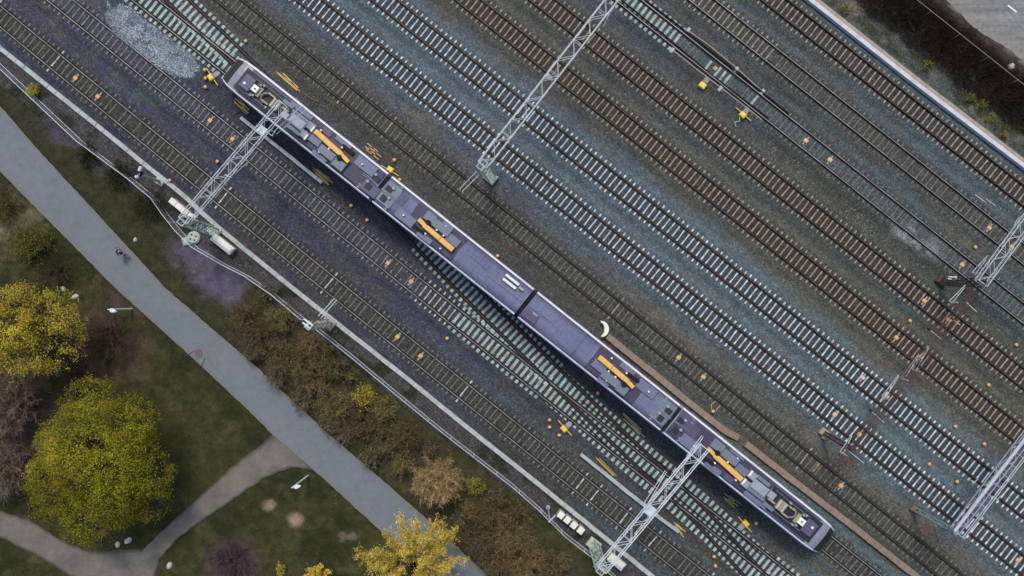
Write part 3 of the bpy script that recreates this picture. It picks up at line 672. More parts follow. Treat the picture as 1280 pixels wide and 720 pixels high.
# ------------------------------------------------------------------ railway tracks
def sleeper_mesh(name, mat, L=2.6, w=.18, wm=.105, seat=1.0):
    ys = [-L/2, -L/2 + .02, -1.03, -.95, -.67, -.58, 0, .58, .67, .95, 1.03, L/2 - .02, L/2]
    vs = []; st = []
    for y in ys:
        hw = (wm if abs(y) < .55 else w) / 2; top = .055 if abs(y) < L/2 - .01 else .03
        if abs(y) < .55: top -= .012
        vs += [(-hw, y, -.1), (-hw + .015, y, top), (hw - .015, y, top), (hw, y, -.1)]
        st += [seat if .62 < abs(y) < 1.0 else 0.0] * 4
    n = len(ys); fs = []
    for i in range(n - 1):
        for k in range(3): fs.append((i*4+k, i*4+k+1, (i+1)*4+k+1, (i+1)*4+k))
    fs += [(3, 2, 1, 0), tuple((n-1)*4 + k for k in range(4))]
    # fastenings at the rail seats
    for y in () if not seat else (-.92, -.68, .68, .92):
        o = len(vs)
        for dz in (.04, .095):
            for sx, sy in ((-1,-1),(1,-1),(1,1),(-1,1)): vs.append((sx*.07, y + sy*.045, dz)); st.append(1.0)
        fs += [(o+4,o+5,o+6,o+7)] + [(o+k, o+(k+1)%4, o+4+(k+1)%4, o+4+k) for k in range(4)]
    me = bpy.data.meshes.new(name); me.from_pydata(vs, [], fs)
    a = me.attributes.new('seat', 'FLOAT', 'POINT'); a.data.foreach_set('value', np.array(st, np.float32))
    me.materials.append(mat); return me
SLM = {k: sleeper_mesh('sleeper_' + k, M['sl_' + k]) for k in ('white', 'beige', 'dull', 'grey', 'bright')}
SLM['teal'] = sleeper_mesh('sleeper_wide', M['sl_teal'], 2.7, .31, .3, 0)
SLM['teallong'] = sleeper_mesh('sleeper_long', M['sl_teal'], 3.6, .3, .3, 0)
RAILPROF = [(-.075, .05), (.075, .05), (.075, .07), (.02, .085), (.015, .16), (.036, .175), (.036, .208), (.028, .215), (-.028, .215), (-.036, .208), (-.036, .175), (-.015, .16), (-.02, .085), (-.075, .07)]
def rail(parent, k, side, e0, e1, dz, head, step=24, gauge=.797):
    s = np.arange(e0, e1 + step, step); n = LINE[k](s)
    P = [SNW(a, b) for a, b in zip(s, n)]
    pts = []
    for i, p in enumerate(P):
        d = (P[min(i + 1, len(P) - 1)] - P[max(i - 1, 0)]).normalized(); pts.append(p + Vector((-d.y, d.x, 0)) * (side * gauge) + Vector((0, 0, dz)))
    mb = MB(); mb.sweep(pts, RAILPROF)
    o = mb.build('rail', M['rail_rust'], parent); o.data.materials.append(M[head])
    np_ = len(RAILPROF)
    mi = [1 if (i % np_ == 7 and i < (len(pts) - 1) * np_) else 0 for i in range(len(o.data.polygons))]
    o.data.polygons.foreach_set('material_index', mi)
    o['label'] = None; del o['label']
    return o
TRACKS = [
 ('T1', 'dull', 'rail_head_bright', 'dull stained track nearest the fence, beside the pale concrete trough'),
 ('T2', 'grey', 'rail_head_bright', 'greyish track between the fence-side track and the train'),
 ('T3', 'dull', 'rail_head_bright', 'track the purple train stands on, showing at both its ends'),
 ('TB', 'teal', 'rail_head_dull', 'short pale-sleepered track merging beside the train at its upper-left nose'),
 ('TC', 'teal', 'rail_head_dull', 'diverging track with wide greenish sleepers curving out from under the train'),
 ('T5', 'dull', 'rail_head_dull', 'dull olive track directly on the upper side of the train'),
 ('T6', 'white', 'rail_head_dull', 'track of bright white sleepers ending under the zinc gantry, nearer the train'),
 ('T7', 'white', 'rail_head_dull', 'track of bright white sleepers farther from the train, next to brown tracks'),
 ('T8', 'beige', 'rail_head_dull', 'brown track with beige sleepers next to the bright white-sleeper track'),
 ('T9', 'beige', 'rail_head_dull', 'brown track with beige sleepers passing below the two yellow machines'),
 ('T10', 'dull', 'rail_head_bright', 'half-buried track with doubled rails and two yellow machines beside it'),
 ('T11', 'dull', 'rail_head_bright', 'track that fades from beige sleepers to half-buried ones, second from the white wall'),
 ('T12', 'beige', 'rail_head_dull', 'beige-sleepered track along the white wall by the hedge'),
]
TRK = {}
def plate_strip(parent, k, e0, e1, dz):
    for side in (-1, 1):
        s = np.arange(e0, e1, 12.0); n = LINE[k](s); P = [SNW(a, b) for a, b in zip(s, n)]; pts = []
        for i, p in enumerate(P):
            d = (P[min(i + 1, len(P) - 1)] - P[max(i - 1, 0)]).normalized(); pts.append(p + Vector((-d.y, d.x, 0)) * (side * .797) + Vector((0, 0, dz)))
        mb = MB(); mb.sweep(pts, [(-.2, .03), (.2, .03), (.2, .062), (-.2, .062)]); mb.build('base_plates', M['plate_dark'], parent)
def lay_track(k, style, head, label, idx):
    e0, e1 = EXT[k]; sm = (e0 + e1) / 2
    root = thing('railway_track', (0, 0, 0), 0, label, 'railway track', 'parallel railway tracks'); TRK[k] = root
    dz = {'TB': .004, 'TC': .003}.get(k, 0.0)
    for side in (-1, 1): rail(root, k, side, e0, e1, dz, head)
    for a_, b_ in {'TC': [(455, 1240)], 'TB': [(110, 470)], 'T2': [(640, 1270)], 'T3': [(90, 330)], 'T10': [(560, 800)]}.get(k, []): plate_strip(root, k, a_, b_, {'TC': .0035, 'TB': .002, 'T3': .004}.get(k, .001))
    items = []
    for i, s in enumerate(np.arange(e0, e1, 7.72)):
        s = float(s) + idx * 1.7; n = float(LINE[k](s)); px, py = px_of(s, n); st = style; sh = 0
        if k == 'T3':
            if 312 < s < 1218: continue
            st = 'teal' if s < 400 else 'dull'
        if k == 'TB':
            if s > 345 or abs(n - LINE['T3'](s)) < 16: continue
        if k == 'TC':
            if n > 92.0 and s < 640: continue
            if abs(n - LINE['T2'](s)) < 20: continue
        if k == 'T2':
            if abs(n - LINE['TC'](s)) < 20: st = 'teallong'; sh = (float(LINE['TC'](s)) - n) / 2 / S
            elif 640 < s < 690: st = 'bright'
            elif s >= 690: st = 'teal'
        if k == 'T1':
            if random.random() < .05: st = 'bright'
            if s > 960 and random.random() < .12: st = 'bright'
        if k == 'T11' and s < 800: st = 'beige'
        if k == 'T10' and s < 700: st = 'teal'
        if k == 'T10' and 720 < s < 800 and random.random() < .75: continue
        if k == 'T5' and random.random() < .04: st = 'beige'
        items.append((s, n, st, sh, px, py))
    vis = [t for t in items if -12 < t[4] < 1292 and -12 < t[5] < 732]
    vis.sort(key=lambda t: (t[4] - 640) ** 2 + (t[5] - 360) ** 2)
    keep = set(id(t) for t in vis[:100]); rest = {}
    for t in items:
        s, n, st, sh, px, py = t
        dd = (SNW(s + 4, LINE[k](s + 4)) - SNW(s - 4, LINE[k](s - 4))); a = math.atan2(dd.y, dd.x) + random.gauss(0, .018)
        low = {'dull': -.03, 'grey': -.02}.get(st, 0.0)
        p = SNW(s, n, dz + low + random.uniform(-.008, .004) - (random.uniform(.01, .03) if random.random() < .08 else 0)) + N3 * (sh + random.gauss(0, .015))
        mw = Matrix.Translation(p) @ Matrix.Rotation(a, 4, 'Z')
        if id(t) in keep:
            o = bpy.data.objects.new('sleeper', SLM[st]); o.location = p; o.rotation_euler = (0, 0, a); link(o, root)
        else: rest.setdefault(st, []).append(mw)
    if rest:
        V = []; F = []; A = []; MI = []; mats = []
        for st, ms in rest.items():
            me = SLM[st]; mats.append(me.materials[0]); vv = [v.co.copy() for v in me.vertices]; ff = [tuple(p.vertices) for p in me.polygons]
            aa = [d.value for d in me.attributes['seat'].data]
            for mw in ms:
                o = len(V); V += [tuple(mw @ v) for v in vv]; F += [tuple(o + q for q in f) for f in ff]; A += aa; MI += [len(mats) - 1] * len(ff)
        me = bpy.data.meshes.new('sleepers'); me.from_pydata(V, [], F)
        at = me.attributes.new('seat', 'FLOAT', 'POINT'); at.data.foreach_set('value', np.array(A, np.float32))
        for m_ in mats: me.materials.append(m_)
        me.polygons.foreach_set('material_index', MI)
        o = link(bpy.data.objects.new('sleepers', me), root); o['kind'] = 'stuff'
for i, (k, st, hd, lb) in enumerate(TRACKS): lay_track(k, st, hd, lb, i)

# extra rails of the points: switch blades, check rails, heater pipes
def flat_bar(parent, name, pts, mat, w=.05, h0=.05, h1=.2, ends=None):
    mb = MB(); mb.sweep([G(x, y) for x, y in pts], [(-w, h0), (w, h0), (w, h1), (-w, h1)]); return mb.build(name, M[mat], parent)
t = TRK['T10']
flat_bar(t, 'switch_blade', [(776, 0), (830, 44), (884, 90), (960, 148)], 'rail_rust')
flat_bar(t, 'switch_blade', [(806, 0), (850, 34), (905, 77), (985, 142)], 'rail_rust')
flat_bar(t, 'point_rod', [(861, 39), (885, 56), (918, 83), (950, 112), (968, 128)], 'concrete_beige', .045, .0, .09)
flat_bar(t, 'point_rod', [(841, 63), (870, 86), (900, 109), (935, 136), (952, 150)], 'concrete_beige', .045, .0, .09)
for q in ((860, 38), (840, 63), (920, 87), (900, 111), (953, 115)):
    mb = MB(); p = G(*q); mb.box((p.x, p.y, .05), (.3, .55, .14), A3, bev=.02); mb.build('rod_bracket', M['concrete'], t)
for q in ((885, 82), (897, 90), (903, 95), (909, 99), (943, 125)):
    mb = MB(); p = G(*q); mb.box((p.x, p.y, .045), (.24, 1.1, .1), A3, bev=.02); mb.build('tie_plate', M['sl_teal'], t)
mb = MB(); p = G(894, 86); mb.box((p.x, p.y, .08), (.4, .42, .16), A3, bev=.05); mb.build('tie_cover', paint('tie_cover_pink', (.45, .26, .17), .7, .5, (.2, .15, .12), 6), t)
t = TRK['TC']
flat_bar(t, 'check_rail', [(714, 513), (742, 541), (770, 568), (800, 596)], 'rail_rust')
flat_bar(t, 'check_rail', [(836, 590), (862, 614), (905, 652), (950, 692)], 'rail_rust')
t = TRK['T2']
flat_bar(t, 'check_rail', [(726, 500), (760, 527), (800, 559), (845, 594)], 'rail_rust')
flat_bar(t, 'check_rail', [(800, 585), (836, 613), (880, 649), (925, 684)], 'rail_rust')
t = TRK['TB']
flat_bar(t, 'check_rail', [(203, 2), (234, 30), (262, 53), (284, 72)], 'rail_rust')
# ------------------------------------------------------------------ the train
train = thing('train', D3 * 2.18 + N3 * (-.31), A3, 'long purple-roofed four-carriage electric train with white roof edges', 'train')
def LX(s, z=4.0): return (s - 725) / (S * H / (H - z)) - 2.18
def LY(t, z=4.0): return (112 + t - 116.2) / (S * H / (H - z)) + .31
PROF = [(-1, .35), (-1, 2.9), (-.985, 3.45), (-.955, 3.74), (-.915, 3.85), (-.862, 3.86), (-.845, 3.80), (-.45, 3.93), (0, 3.97),
        (.45, 3.93), (.845, 3.80), (.862, 3.86), (.915, 3.85), (.955, 3.74), (.985, 3.45), (1, 2.9), (1, .35)]
WHITE_COLS = (3, 4, 11, 12)
def carriage(x0, x1, nose=0):
    """nose: -1 / +1 = which end has a driving cab"""
    st = []
    if nose == -1: st += [(x0 - .1, 1.2, .32), (x0 + .05, 1.3, .55), (x0 + .5, 1.42, .72), (x0 + 1.3, 1.52, .95), (x0 + 1.75, 1.56, .99), (x0 + 2.5, 1.6, 1.0)]
    else: st += [(x0, 1.6, 1.0)]
    a = st[-1][0]; b = x1 - 2.5 if nose == 1 else x1
    for i in range(1, 8): st.append((a + (b - a) * i / 8, 1.6, 1.0))
    st.append((b, 1.6, 1.0))
    if nose == 1: st += [(x1 - 1.75, 1.56, .99), (x1 - 1.3, 1.52, .95), (x1 - .5, 1.42, .72), (x1 - .05, 1.3, .55), (x1 + .1, 1.2, .32)]
    mb = MB(); n = len(PROF); vs = []
    for x, hw, f in st:
        for y, z in PROF: vs.append((x, y * hw, .35 + (z - .35) * f))
    mb.add(vs, [tuple(range(n)), tuple((len(st) - 1) * n + k for k in range(n - 1, -1, -1))], M['well'] if not nose else M['train_white'])
    def inn(i): return (nose == 1 and i >= len(st) - 4) or (nose == -1 and i <= 2)
    def slab(i): return (nose == 1 and i >= len(st) - 6) or (nose == -1 and i <= 4)
    wind = []
    for i in range(len(st) - 1):
        for k in range(n - 1):
            q = (i * n + k, (i + 1) * n + k, (i + 1) * n + k + 1, i * n + k + 1)
            if k in WHITE_COLS or (inn(i) and (k < 5 or k > 10)): m_ = M['train_white']
            elif k < 3 or k > 12: m_ = M['train_green'] if k in (1, 14) else M['train_white']
            elif slab(i): m_ = M['nose']
            else: m_ = M['roof']
            if inn(i) and 5 <= k <= 10: wind.append(q)
            o = len(mb.v); mb.f.append(list(q)); mb.mi.append(mb._m(m_))
    body = mb.build('carriage', None, train)
    if wind:
        g = MB(); sx = .02 * nose; used = sorted({i for q in wind for i in q}); ix = {i: k for k, i in enumerate(used)}
        g.add([(vs[i][0] + sx, vs[i][1], vs[i][2] + .02) for i in used], [tuple(ix[i] for i in q) for q in wind]); g.build('windscreen', M['glass'], body)
    for sd in (-1, 1):     # window band and doors, seen only from the side
        xa, xb = (x0 + 2.8 if nose == -1 else x0 + .7), (x1 - 2.8 if nose == 1 else x1 - .7)
        w = MB(); w.box(((xa + xb) / 2, sd * 1.6, 2.15), (xb - xa, .03, .85)); w.build('window', M['glass'], body)
        for q in (.3, .7):
            d = MB(); d.box((xa + (xb - xa) * q, sd * 1.6, 1.6), (1.35, .05, 2.1), bev=.02); d.build('door', M['gear_light'], body)
    for q in (.16, .84):   # bogies under the floor
        bx = x0 + (x1 - x0) * q; bg = MB(); bg.box((bx, 0, .38), (2.6, 2.2, .3), bev=.05, mat=M['well'])
        for dx in (-.9, .9): bg.bar((bx + dx, -.86, .52), (bx + dx, .86, .52), .06, 8, mat=M['well'])
        for dx in (-.9, .9):
            for sd in (-.8, .8): bg.bar((bx + dx, sd - .06, .63), (bx + dx, sd + .06, .63), .415, 16, mat=M['rail_rust'])
        bg.build('bogie', None, body)
    return body
XE0, XE1 = LX(278.5, 2.2), LX(1230.5, 2.2)
J = [517.5, 750.5, 984.0]
cars = [carriage(XE0, LX(J[0]) - .22, -1), carriage(LX(J[0]) + .22, LX(J[1]) - .22), carriage(LX(J[1]) + .22, LX(J[2]) - .22), carriage(LX(J[2]) + .22, XE1, 1)]
for j in J:
    g = MB(); x = LX(j)
    for i in range(7): g.box((x - .42 + i * .14, 0, 2.1), (.09, 2.5 if i % 2 else 2.66, 3.3), bev=.03)
    g.build('gangway', M['well'], train)
def gear(car, name, s, t, ds, dt, z0, z1, mat, bev=.03, orient=1, rot=0.0, shift=0.0, ribs=0):
    X, Y = LX(s, z1) , LY(t, z1)
    if orient < 0: X, Y = -X, -Y
    X += shift; k = S * H / (H - z1)
    mb = MB(); mb.box((X, Y, (z0 + z1) / 2), (ds / k, dt / k, z1 - z0), rot, None, bev)
    for i in range(ribs):   # louvre slats on top
        mb.box((X + (i - (ribs - 1) / 2) * ds / k / ribs, Y, z1 + .012), (ds / k / ribs * .45, dt / k * .86, .03))
    return mb.build(name, M[mat], car)
def pipe(car, name, pts, r, mat, orient=1, shift=0.0):
    q = [((LX(s, z) if orient > 0 else -LX(s, z)) + shift, LY(t, z) if orient > 0 else -LY(t, z), z) for s, t, z in pts]
    mb = MB(); mb.tube(q, r, 6); return mb.build(name, M[mat], car)
def drum(car, name, s, t, r, z0, z1, mat, orient=1, shift=0.0, n=14):
    X, Y = LX(s, z1), LY(t, z1)
    if orient < 0: X, Y = -X, -Y
    mb = MB(); mb.lathe((X + shift, Y, 0), [(r, z0), (r, z1 - .03), (r * .85, z1)], n); return mb.build(name, M[mat], car)
def end_car_gear(c, o):
    g = lambda *a, **k: gear(c, *a, orient=o, **k)
    g('roof_floor', 1066, 0, 138, 33, 3.78, 3.985, 'roof_dark', .04)
    g('roof_well', 1175, .5, 77, 30, 3.78, 4.0, 'well', .02)
    g('roof_panel', 1022, -10, 30, 14, 3.9, 4.14, 'gear_blue', .05)
    g('roof_panel', 1000, 9, 24, 15, 3.9, 4.02, 'gear_purple', .03)
    # orange duct in three lengths
    g('cable_duct', 1049, -1.2, 14, 5, 4.0, 4.42, 'gear_orange', .04, rot=-.16)
    g('cable_duct', 1069, -2.9, 29, 6.6, 4.0, 4.46, 'gear_orange', .05, rot=-.06)
    g('cable_duct', 1091.5, -4.3, 17, 6.8, 4.0, 4.46, 'gear_orange', .05, rot=-.06)
    # compressor boxes
    g('equipment_box', 1050, 9.5, 17, 12, 4.0, 4.3, 'gear_teal', .05)
    g('equipment_box', 1071, 7.6, 24, 11, 4.0, 4.36, 'gear_teal', .06)
    g('equipment_box', 1092, 4.5, 17, 10, 4.0, 4.22, 'gear_blue', .05)
    g('equipment_box', 1052, -12, 18, 5, 4.0, 4.2, 'black', .02)  # black box stands in for a dark slot in the roof
    g('equipment_box', 1062, -15.5, 24, 6, 3.9, 4.12, 'gear_blue', .03)
    g('equipment_box', 1086, -13.5, 14, 8, 3.9, 4.08, 'gear_purple', .03)
    g('equipment_box', 1075, 16.3, 22, 4, 3.88, 4.05, 'gear_blue', .02)
    drum(c, 'dark_hole_drum', 1055, 2.4, .26, 4.0, 4.5, 'black', o)  # black drum stands in for a dark round hole in the roof
    for s, t in ((1060, -9.6), (1072, 1.6), (1079, 12.5), (1027, -9), (1094, -10)): drum(c, 'roof_vent', s, t, .09, 4.0, 4.36, 'gear_white', o)
    # twin fans and cooling block
    g('fan_unit', 1107, 7.2, 10.5, 9.5, 4.0, 4.4, 'gear_light', .08, ribs=4)
    g('fan_unit', 1106.5, -6, 10.5, 9.5, 4.0, 4.4, 'gear_light', .08, ribs=4)
    g('fan_unit', 1103.4, 8.4, 2.5, 8, 4.0, 4.44, 'gear_white', .04); g('fan_unit', 1103, -4.8, 2.5, 8, 4.0, 4.44, 'gear_white', .04)
    g('cooling_block', 1124, .6, 23, 13, 4.0, 4.42, 'gear_light', .12)
    g('equipment_box', 1121, 10.8, 21, 5, 4.0, 4.3, 'gear_teal', .03)
    g('equipment_box', 1124, -8.2, 27, 4.2, 4.0, 4.28, 'gear_teal', .03)
    g('equipment_box', 1128, -14, 34, 6, 3.86, 4.1, 'gear_blue', .04)
    # gadgets in the well
    g('terminal_box', 1141, 3.2, 10, 9, 4.0, 4.24, 'gear_light', .06)
    g('cable_duct', 1145, -2.6, 11, 2.6, 4.0, 4.3, 'gear_yellow', .02)
    g('equipment_box', 1146, -10.5, 16, 5, 4.0, 4.2, 'gear_teal', .03)
    for i, m_ in enumerate(('gear_cream', 'gear_yellow', 'gear_cream')): g('insulator_block', 1155.2 + i * 3.9, .2, 3.4, 13, 4.0, 4.36 - .05 * (i == 1), m_, .05, ribs=0)
    g('cable_duct', 1171, 6.2, 10, 2.4, 4.0, 4.3, 'gear_yellow', .02); g('cable_duct', 1169, -6, 11, 2.4, 4.0, 4.3, 'gear_yellow', .02)
    pipe(c, 'curved_busbar', [(1174, -5, 4.25), (1178, -2, 4.3), (1179, 2, 4.3), (1177, 6, 4.25), (1172, 8, 4.2)], .1, 'gear_teal', o)
    g('equipment_box', 1183.5, .6, 5, 13, 4.0, 4.18, 'gear_yellow', .03)
    g('terminal_box', 1191, .5, 8.6, 8.6, 4.0, 4.44, 'gear_white', .05); drum(c, 'roof_vent', 1191, .5, .1, 4.4, 4.5, 'gear_teal', o)
    for s, t in ((1188, 8.6), (1191, 10.4), (1188, -7.4), (1184, -9.5), (1166, 10.5)): drum(c, 'insulator', s, t, .12, 4.0, 4.36, 'gear_light', o, n=10)
    g('hatch', 1203, .6, 15, 19, 4.0, 4.2, 'gear_purple', .06)
    for q in (-6, -2, 2.5, 7): g('hatch_rib', 1202.5, q, 15, .8, 4.2, 4.225, 'gear_blue', .005)
    g('hatch_label', 1205.5, 3.2, 3, 3, 4.2, 4.23, 'gear_white', .005)
    for t in (-10.5, 11): pipe(c, 'roof_pipe', [(1140, t + 1, 4.1), (1160, t, 4.12), (1180, t, 4.12), (1196, t + .6, 4.1)], .035, 'gear_teal', o)
    pipe(c, 'roof_pipe', [(1112, -17.6, 4.02), (1137, -17.6, 4.02)], .03, 'gear_light', o)
def mid_car_gear(c, o, sh):
    g = lambda *a, **k: gear(c, *a, orient=o, shift=sh, **k)
    g('roof_floor', 606, 0, 76, 33, 3.78, 3.985, 'roof_dark', .04)
    g('roof_panel', 566, -10, 28, 13, 3.9, 4.1, 'gear_blue', .05)
    g('cable_duct', 586, -1.8, 12, 5.4, 4.0, 4.42, 'gear_orange', .04, rot=-.12)
    g('cable_duct', 603, -3.2, 26, 6.4, 4.0, 4.46, 'gear_orange', .05, rot=-.04)
    g('cable_duct', 627, -4.1, 21.5, 6.8, 4.0, 4.46, 'gear_orange', .05, rot=-.03)
    g('equipment_box', 590, 9.5, 15, 12, 4.0, 4.28, 'gear_teal', .05)
    g('equipment_box', 609, 8.4, 26, 11, 4.0, 4.34, 'gear_teal', .06)
    g('equipment_box', 630, 5, 19, 11, 4.0, 4.2, 'gear_blue', .05)
    g('equipment_box', 588, -11, 18, 4, 4.0, 4.2, 'black', .02)  # black box added in place of the dark roof slot
    g('equipment_box', 600, -14.5, 22, 7, 3.9, 4.1, 'gear_blue', .03)
    g('equipment_box', 614, 16.2, 16, 4.6, 3.88, 4.05, 'gear_blue', .02)
    drum(c, 'dark_hole_drum', 592, 3, .26, 4.0, 4.48, 'black', o, sh)  # black drum added in place of the dark roof hole
    for s, t in ((562, -9), (598, -10), (606, 2.4), (617, 2.2), (624, -13), (612, 13)): drum(c, 'roof_vent', s, t, .09, 4.0, 4.33, 'gear_white', o, sh)
end_car_gear(cars[3], 1); end_car_gear(cars[0], -1)
mid_car_gear(cars[1], 1, 0.0); mid_car_gear(cars[2], -1, -.55)
for s, t, l in ((719, 12.4, 21), (719, 6.2, 20)): pipe(cars[1], 'roof_tank', [(s - l / 2, t, 4.15), (s + l / 2, t, 4.15)], .14, 'gear_white')
pipe(cars[1], 'roof_tank', [(731, 10.4, 4.15), (738, 10.4, 4.15)], .12, 'gear_cream')
pipe(cars[1], 'roof_pipe', [(690, -1.5, 4.03), (715, -1, 4.04), (745, -.5, 4.06)], .028, 'gear_light')
pipe(cars[1], 'roof_pipe', [(655, 3, 4.02), (690, 2.5, 4.03)], .015, 'gear_blue')
pipe(cars[2], 'roof_pipe', [(755, 0, 4.06), (775, .5, 4.03), (790, 1.2, 4.02)], .03, 'gear_teal')
gear(cars[2], 'roof_panel', 768, -4, 7, 2.2, 3.95, 4.08, 'gear_light', .02); gear(cars[2], 'roof_panel', 765, -9, 20, 12, 3.8, 4.0, 'gear_purple', .03)
for jj, ca, cb in ((517.5, cars[0], cars[1]), (984, cars[2], cars[3])):   # fuzzy dark gear about the couplings
    for c, sg in ((ca, -1), (cb, 1)):
        gear(c, 'gangway_cover', jj + sg * 15, 0, 22, 30, 3.8, 4.0, 'gear_teal' if sg * (1 if jj < 600 else -1) > 0 else 'roof_dark', .05)
        gear(c, 'equipment_box', jj + sg * 10, 5, 9, 8, 3.98, 4.1, 'well', .04); gear(c, 'equipment_box', jj + sg * 12, -8, 8, 8, 3.98, 4.08, 'well', .04)
        for tt in (-14.5, 14.5):
            X, Y = LX(jj + sg * 22), LY(tt); h = MB()
            h.box((X, Y - .16, 3.96), (.34, .06, .14)); h.box((X, Y + .16, 3.96), (.34, .06, .14)); h.box((X, Y, 3.96), (.07, .26, .1)); h.build('lifting_bracket', M['gear_light'], c)
        drum(c, 'insulator', jj + sg * 14, 9.5, .15, 4.0, 4.2, 'gear_light'); drum(c, 'insulator', jj + sg * 17, -3.5, .15, 4.0, 4.2, 'gear_light')
        for q in (-1, 1): pipe(c, 'roof_cable', [(jj + sg * 28, q * 1.2, 4.03), (jj + sg * 15, q * .8 + 1, 4.25), (jj + sg * 2, q * .6, 4.2)], .022, 'gear_light')
    gear(cb, 'roof_floor', jj + 30, 5, 14, 14, 3.8, 3.99, 'gear_purple', .03)

# ------------------------------------------------------------------ gantries and masts over the tracks
def truss(mb, p0, p1, w, h, r=.045, rl=.024, panel=1.1, top_plate=False):
    p0, p1 = Vector(p0), Vector(p1); d = p1 - p0; L = d.length; d.normalize()
    up = Vector((0, 0, 1)) if abs(d.z) < .9 else D3
    a = d.cross(up).normalized() * (w / 2); b = (up - d * up.dot(d)).normalized() * (h / 2)
    n = max(2, int(L / panel)); cor = [a + b, a - b, -a - b, -a + b]
    for c in cor: mb.bar(p0 + c, p1 + c, r, 4)
    for i in range(n):
        q0, q1 = p0 + d * (L * i / n), p0 + d * (L * (i + 1) / n); z = i % 2
        for c0, c1 in ((0, 3), (1, 2), (0, 1), (3, 2)):
            x, y = (c0, c1) if z else (c1, c0); mb.bar(q0 + cor[x], q1 + cor[y], rl, 4)
        if i % 3 == 0:
            for c0, c1 in ((0, 3), (1, 2), (0, 1), (3, 2)): mb.bar(q0 + cor[c0] * .98, q0 + cor[c1] * .98, rl, 4)
    for q in (p0, p1):
        for c0, c1 in ((0, 3), (1, 2), (0, 1), (3, 2)): mb.bar(q + cor[c0], q + cor[c1], r, 4)
def gantry(label, base, top, far, mat, mmat, w=.95, mw=.85, arms=(), group='overhead line gantries', r=.045, rl=.024, zb=7.4, extra_mast=None, base_mat='pale_green', foot=1.0):
    B = G(*base); root = thing('gantry', (B.x, B.y, 0), 0, label, 'gantry', group)
    inv = Matrix.Translation((-B.x, -B.y, 0))
    def bld(mb, nm, m): o = mb.build(nm, m, root); o.data.transform(inv); return o
    T = G(top[0], top[1], zb); F = G(far[0], far[1], zb)
    mb = MB(); truss(mb, T, F, w, .62, r, rl); bld(mb, 'lattice_beam', mat)
    for bs, tp in [(base, top)] + ([extra_mast] if extra_mast else []):
        b0 = G(*bs); t0 = G(tp[0], tp[1], zb)
        mb = MB(); truss(mb, b0, Vector((t0.x, t0.y, zb + .3)), mw, mw * .7, .06, .035, .8); bld(mb, 'lattice_mast', mmat)
        mb = MB(); mb.box((b0.x, b0.y, .05), (1.25 * foot, 1.0 * foot, .5), A3, bev=.1); bld(mb, 'mast_footing', M[base_mat])
    for kind, p, q, z in arms:
        a, b = G(p[0], p[1], z), G(q[0], q[1], z); d = (b - a).normalized(); sd = Vector((-d.y, d.x, 0)) * .16; mb = MB()
        if kind == 'pair':
            mb.bar(a + sd, b + sd, .032, 5); mb.bar(a - sd, b - sd + Vector((0, 0, -.5)), .032, 5); mb.bar(b + sd * 1.2, b - sd * 1.2 + Vector((0, 0, -.5)), .025, 4)
            m0 = (a + b) / 2; mb.bar(m0 + sd, m0 - sd + Vector((0, 0, -.25)), .025, 4)
            mb.bar(a + sd * .5, a + Vector((0, 0, zb - z)), .05, 5)
        elif kind == 'single':
            mb.tube([a, a + (b - a) * .5 + sd * .4, b], .032, 5); mb.bar(b, b + Vector((0, 0, zb - z)), .045, 5)
        elif kind == 'bracket':
            mb.bar(a, b, .06, 4); mb.bar(b - d * .1, b + sd * 3, .05, 4)
        bld(mb, 'cantilever_arm', mat)
    return root, bld
R1, b1 = gantry('zinc lattice gantry with one end over the upper-left roof of the train', (268, 289), (230, 276), (355, 130.5), M['galv'], M['mast_green'],
    arms=[('pair', (344, 166), (379, 134), 6.4), ('pair', (293, 215), (307, 199), 6.2), ('bracket', (331, 164), (341, 170), 7.0), ('bracket', (281, 218), (290, 222), 7.0)])
mb = MB(); p = G(328, 163, 7.0); mb.box((p.x, p.y, 7.0), (.75, .7, .25), A3, bev=.05); b1(mb, 'junction_plate', M['galv_light'])
R2, b2 = gantry('zinc lattice gantry rising to the top edge beside the two yellow machines', (613, 222), (603, 206.5), (772, -10), M['galv'], M['mast_green'],
    arms=[('pair', (576, 238), (597, 216), 6.4), ('single', (754, 33), (768, 8), 6.3), ('bracket', (686, 92), (690, 101), 7.0)])
mb = MB(); p = G(686, 96, 7.0); mb.box((p.x, p.y, 7.0), (.5, .5, .25), A3, bev=.05); b2(mb, 'junction_plate', M['galv_blue'])
mb = MB(); p = G(616, 221); mb.box((p.x, p.y, .12), (.5, .6, .3), A3, bev=.06); b2(mb, 'rusty_bolts', M['rust_orange'])
R3, b3 = gantry('zinc lattice gantry ending over the orange duct of the lower-right carriage', (742, 680), (752, 711), (880, 558.5), M['galv_light'], M['mast_green'],
    arms=[('pair', (860, 571), (879, 546), 6.4), ('pair', (807, 630), (833, 590), 6.4), ('bracket', (856, 576), (864, 568), 7.0)])
mb = MB(); p = G(812, 638, 7.0); mb.box((p.x, p.y, 7.0), (.75, .9, .25), A3, bev=.05); b3(mb, 'junction_plate', M['galv_light'])
R4, b4 = gantry('zinc lattice gantry at the right edge standing on a rusty red mast', (1177, 351.5), (1226, 354), (1302, 252), M['galv'], M['rust'], base_mat='rust', mw=.6, foot=.8,
    arms=[('pair', (1217, 342), (1236, 321), 6.4), ('single', (1268, 281), (1275, 271), 6.3), ('pair', (1188, 378), (1208, 358), 6.2)])
mb = MB(); p = G(1187, 348); mb.box((p.x, p.y, .3), (.85, .35, .6), 0, bev=.06); b4(mb, 'terminal_box', M['cream'])
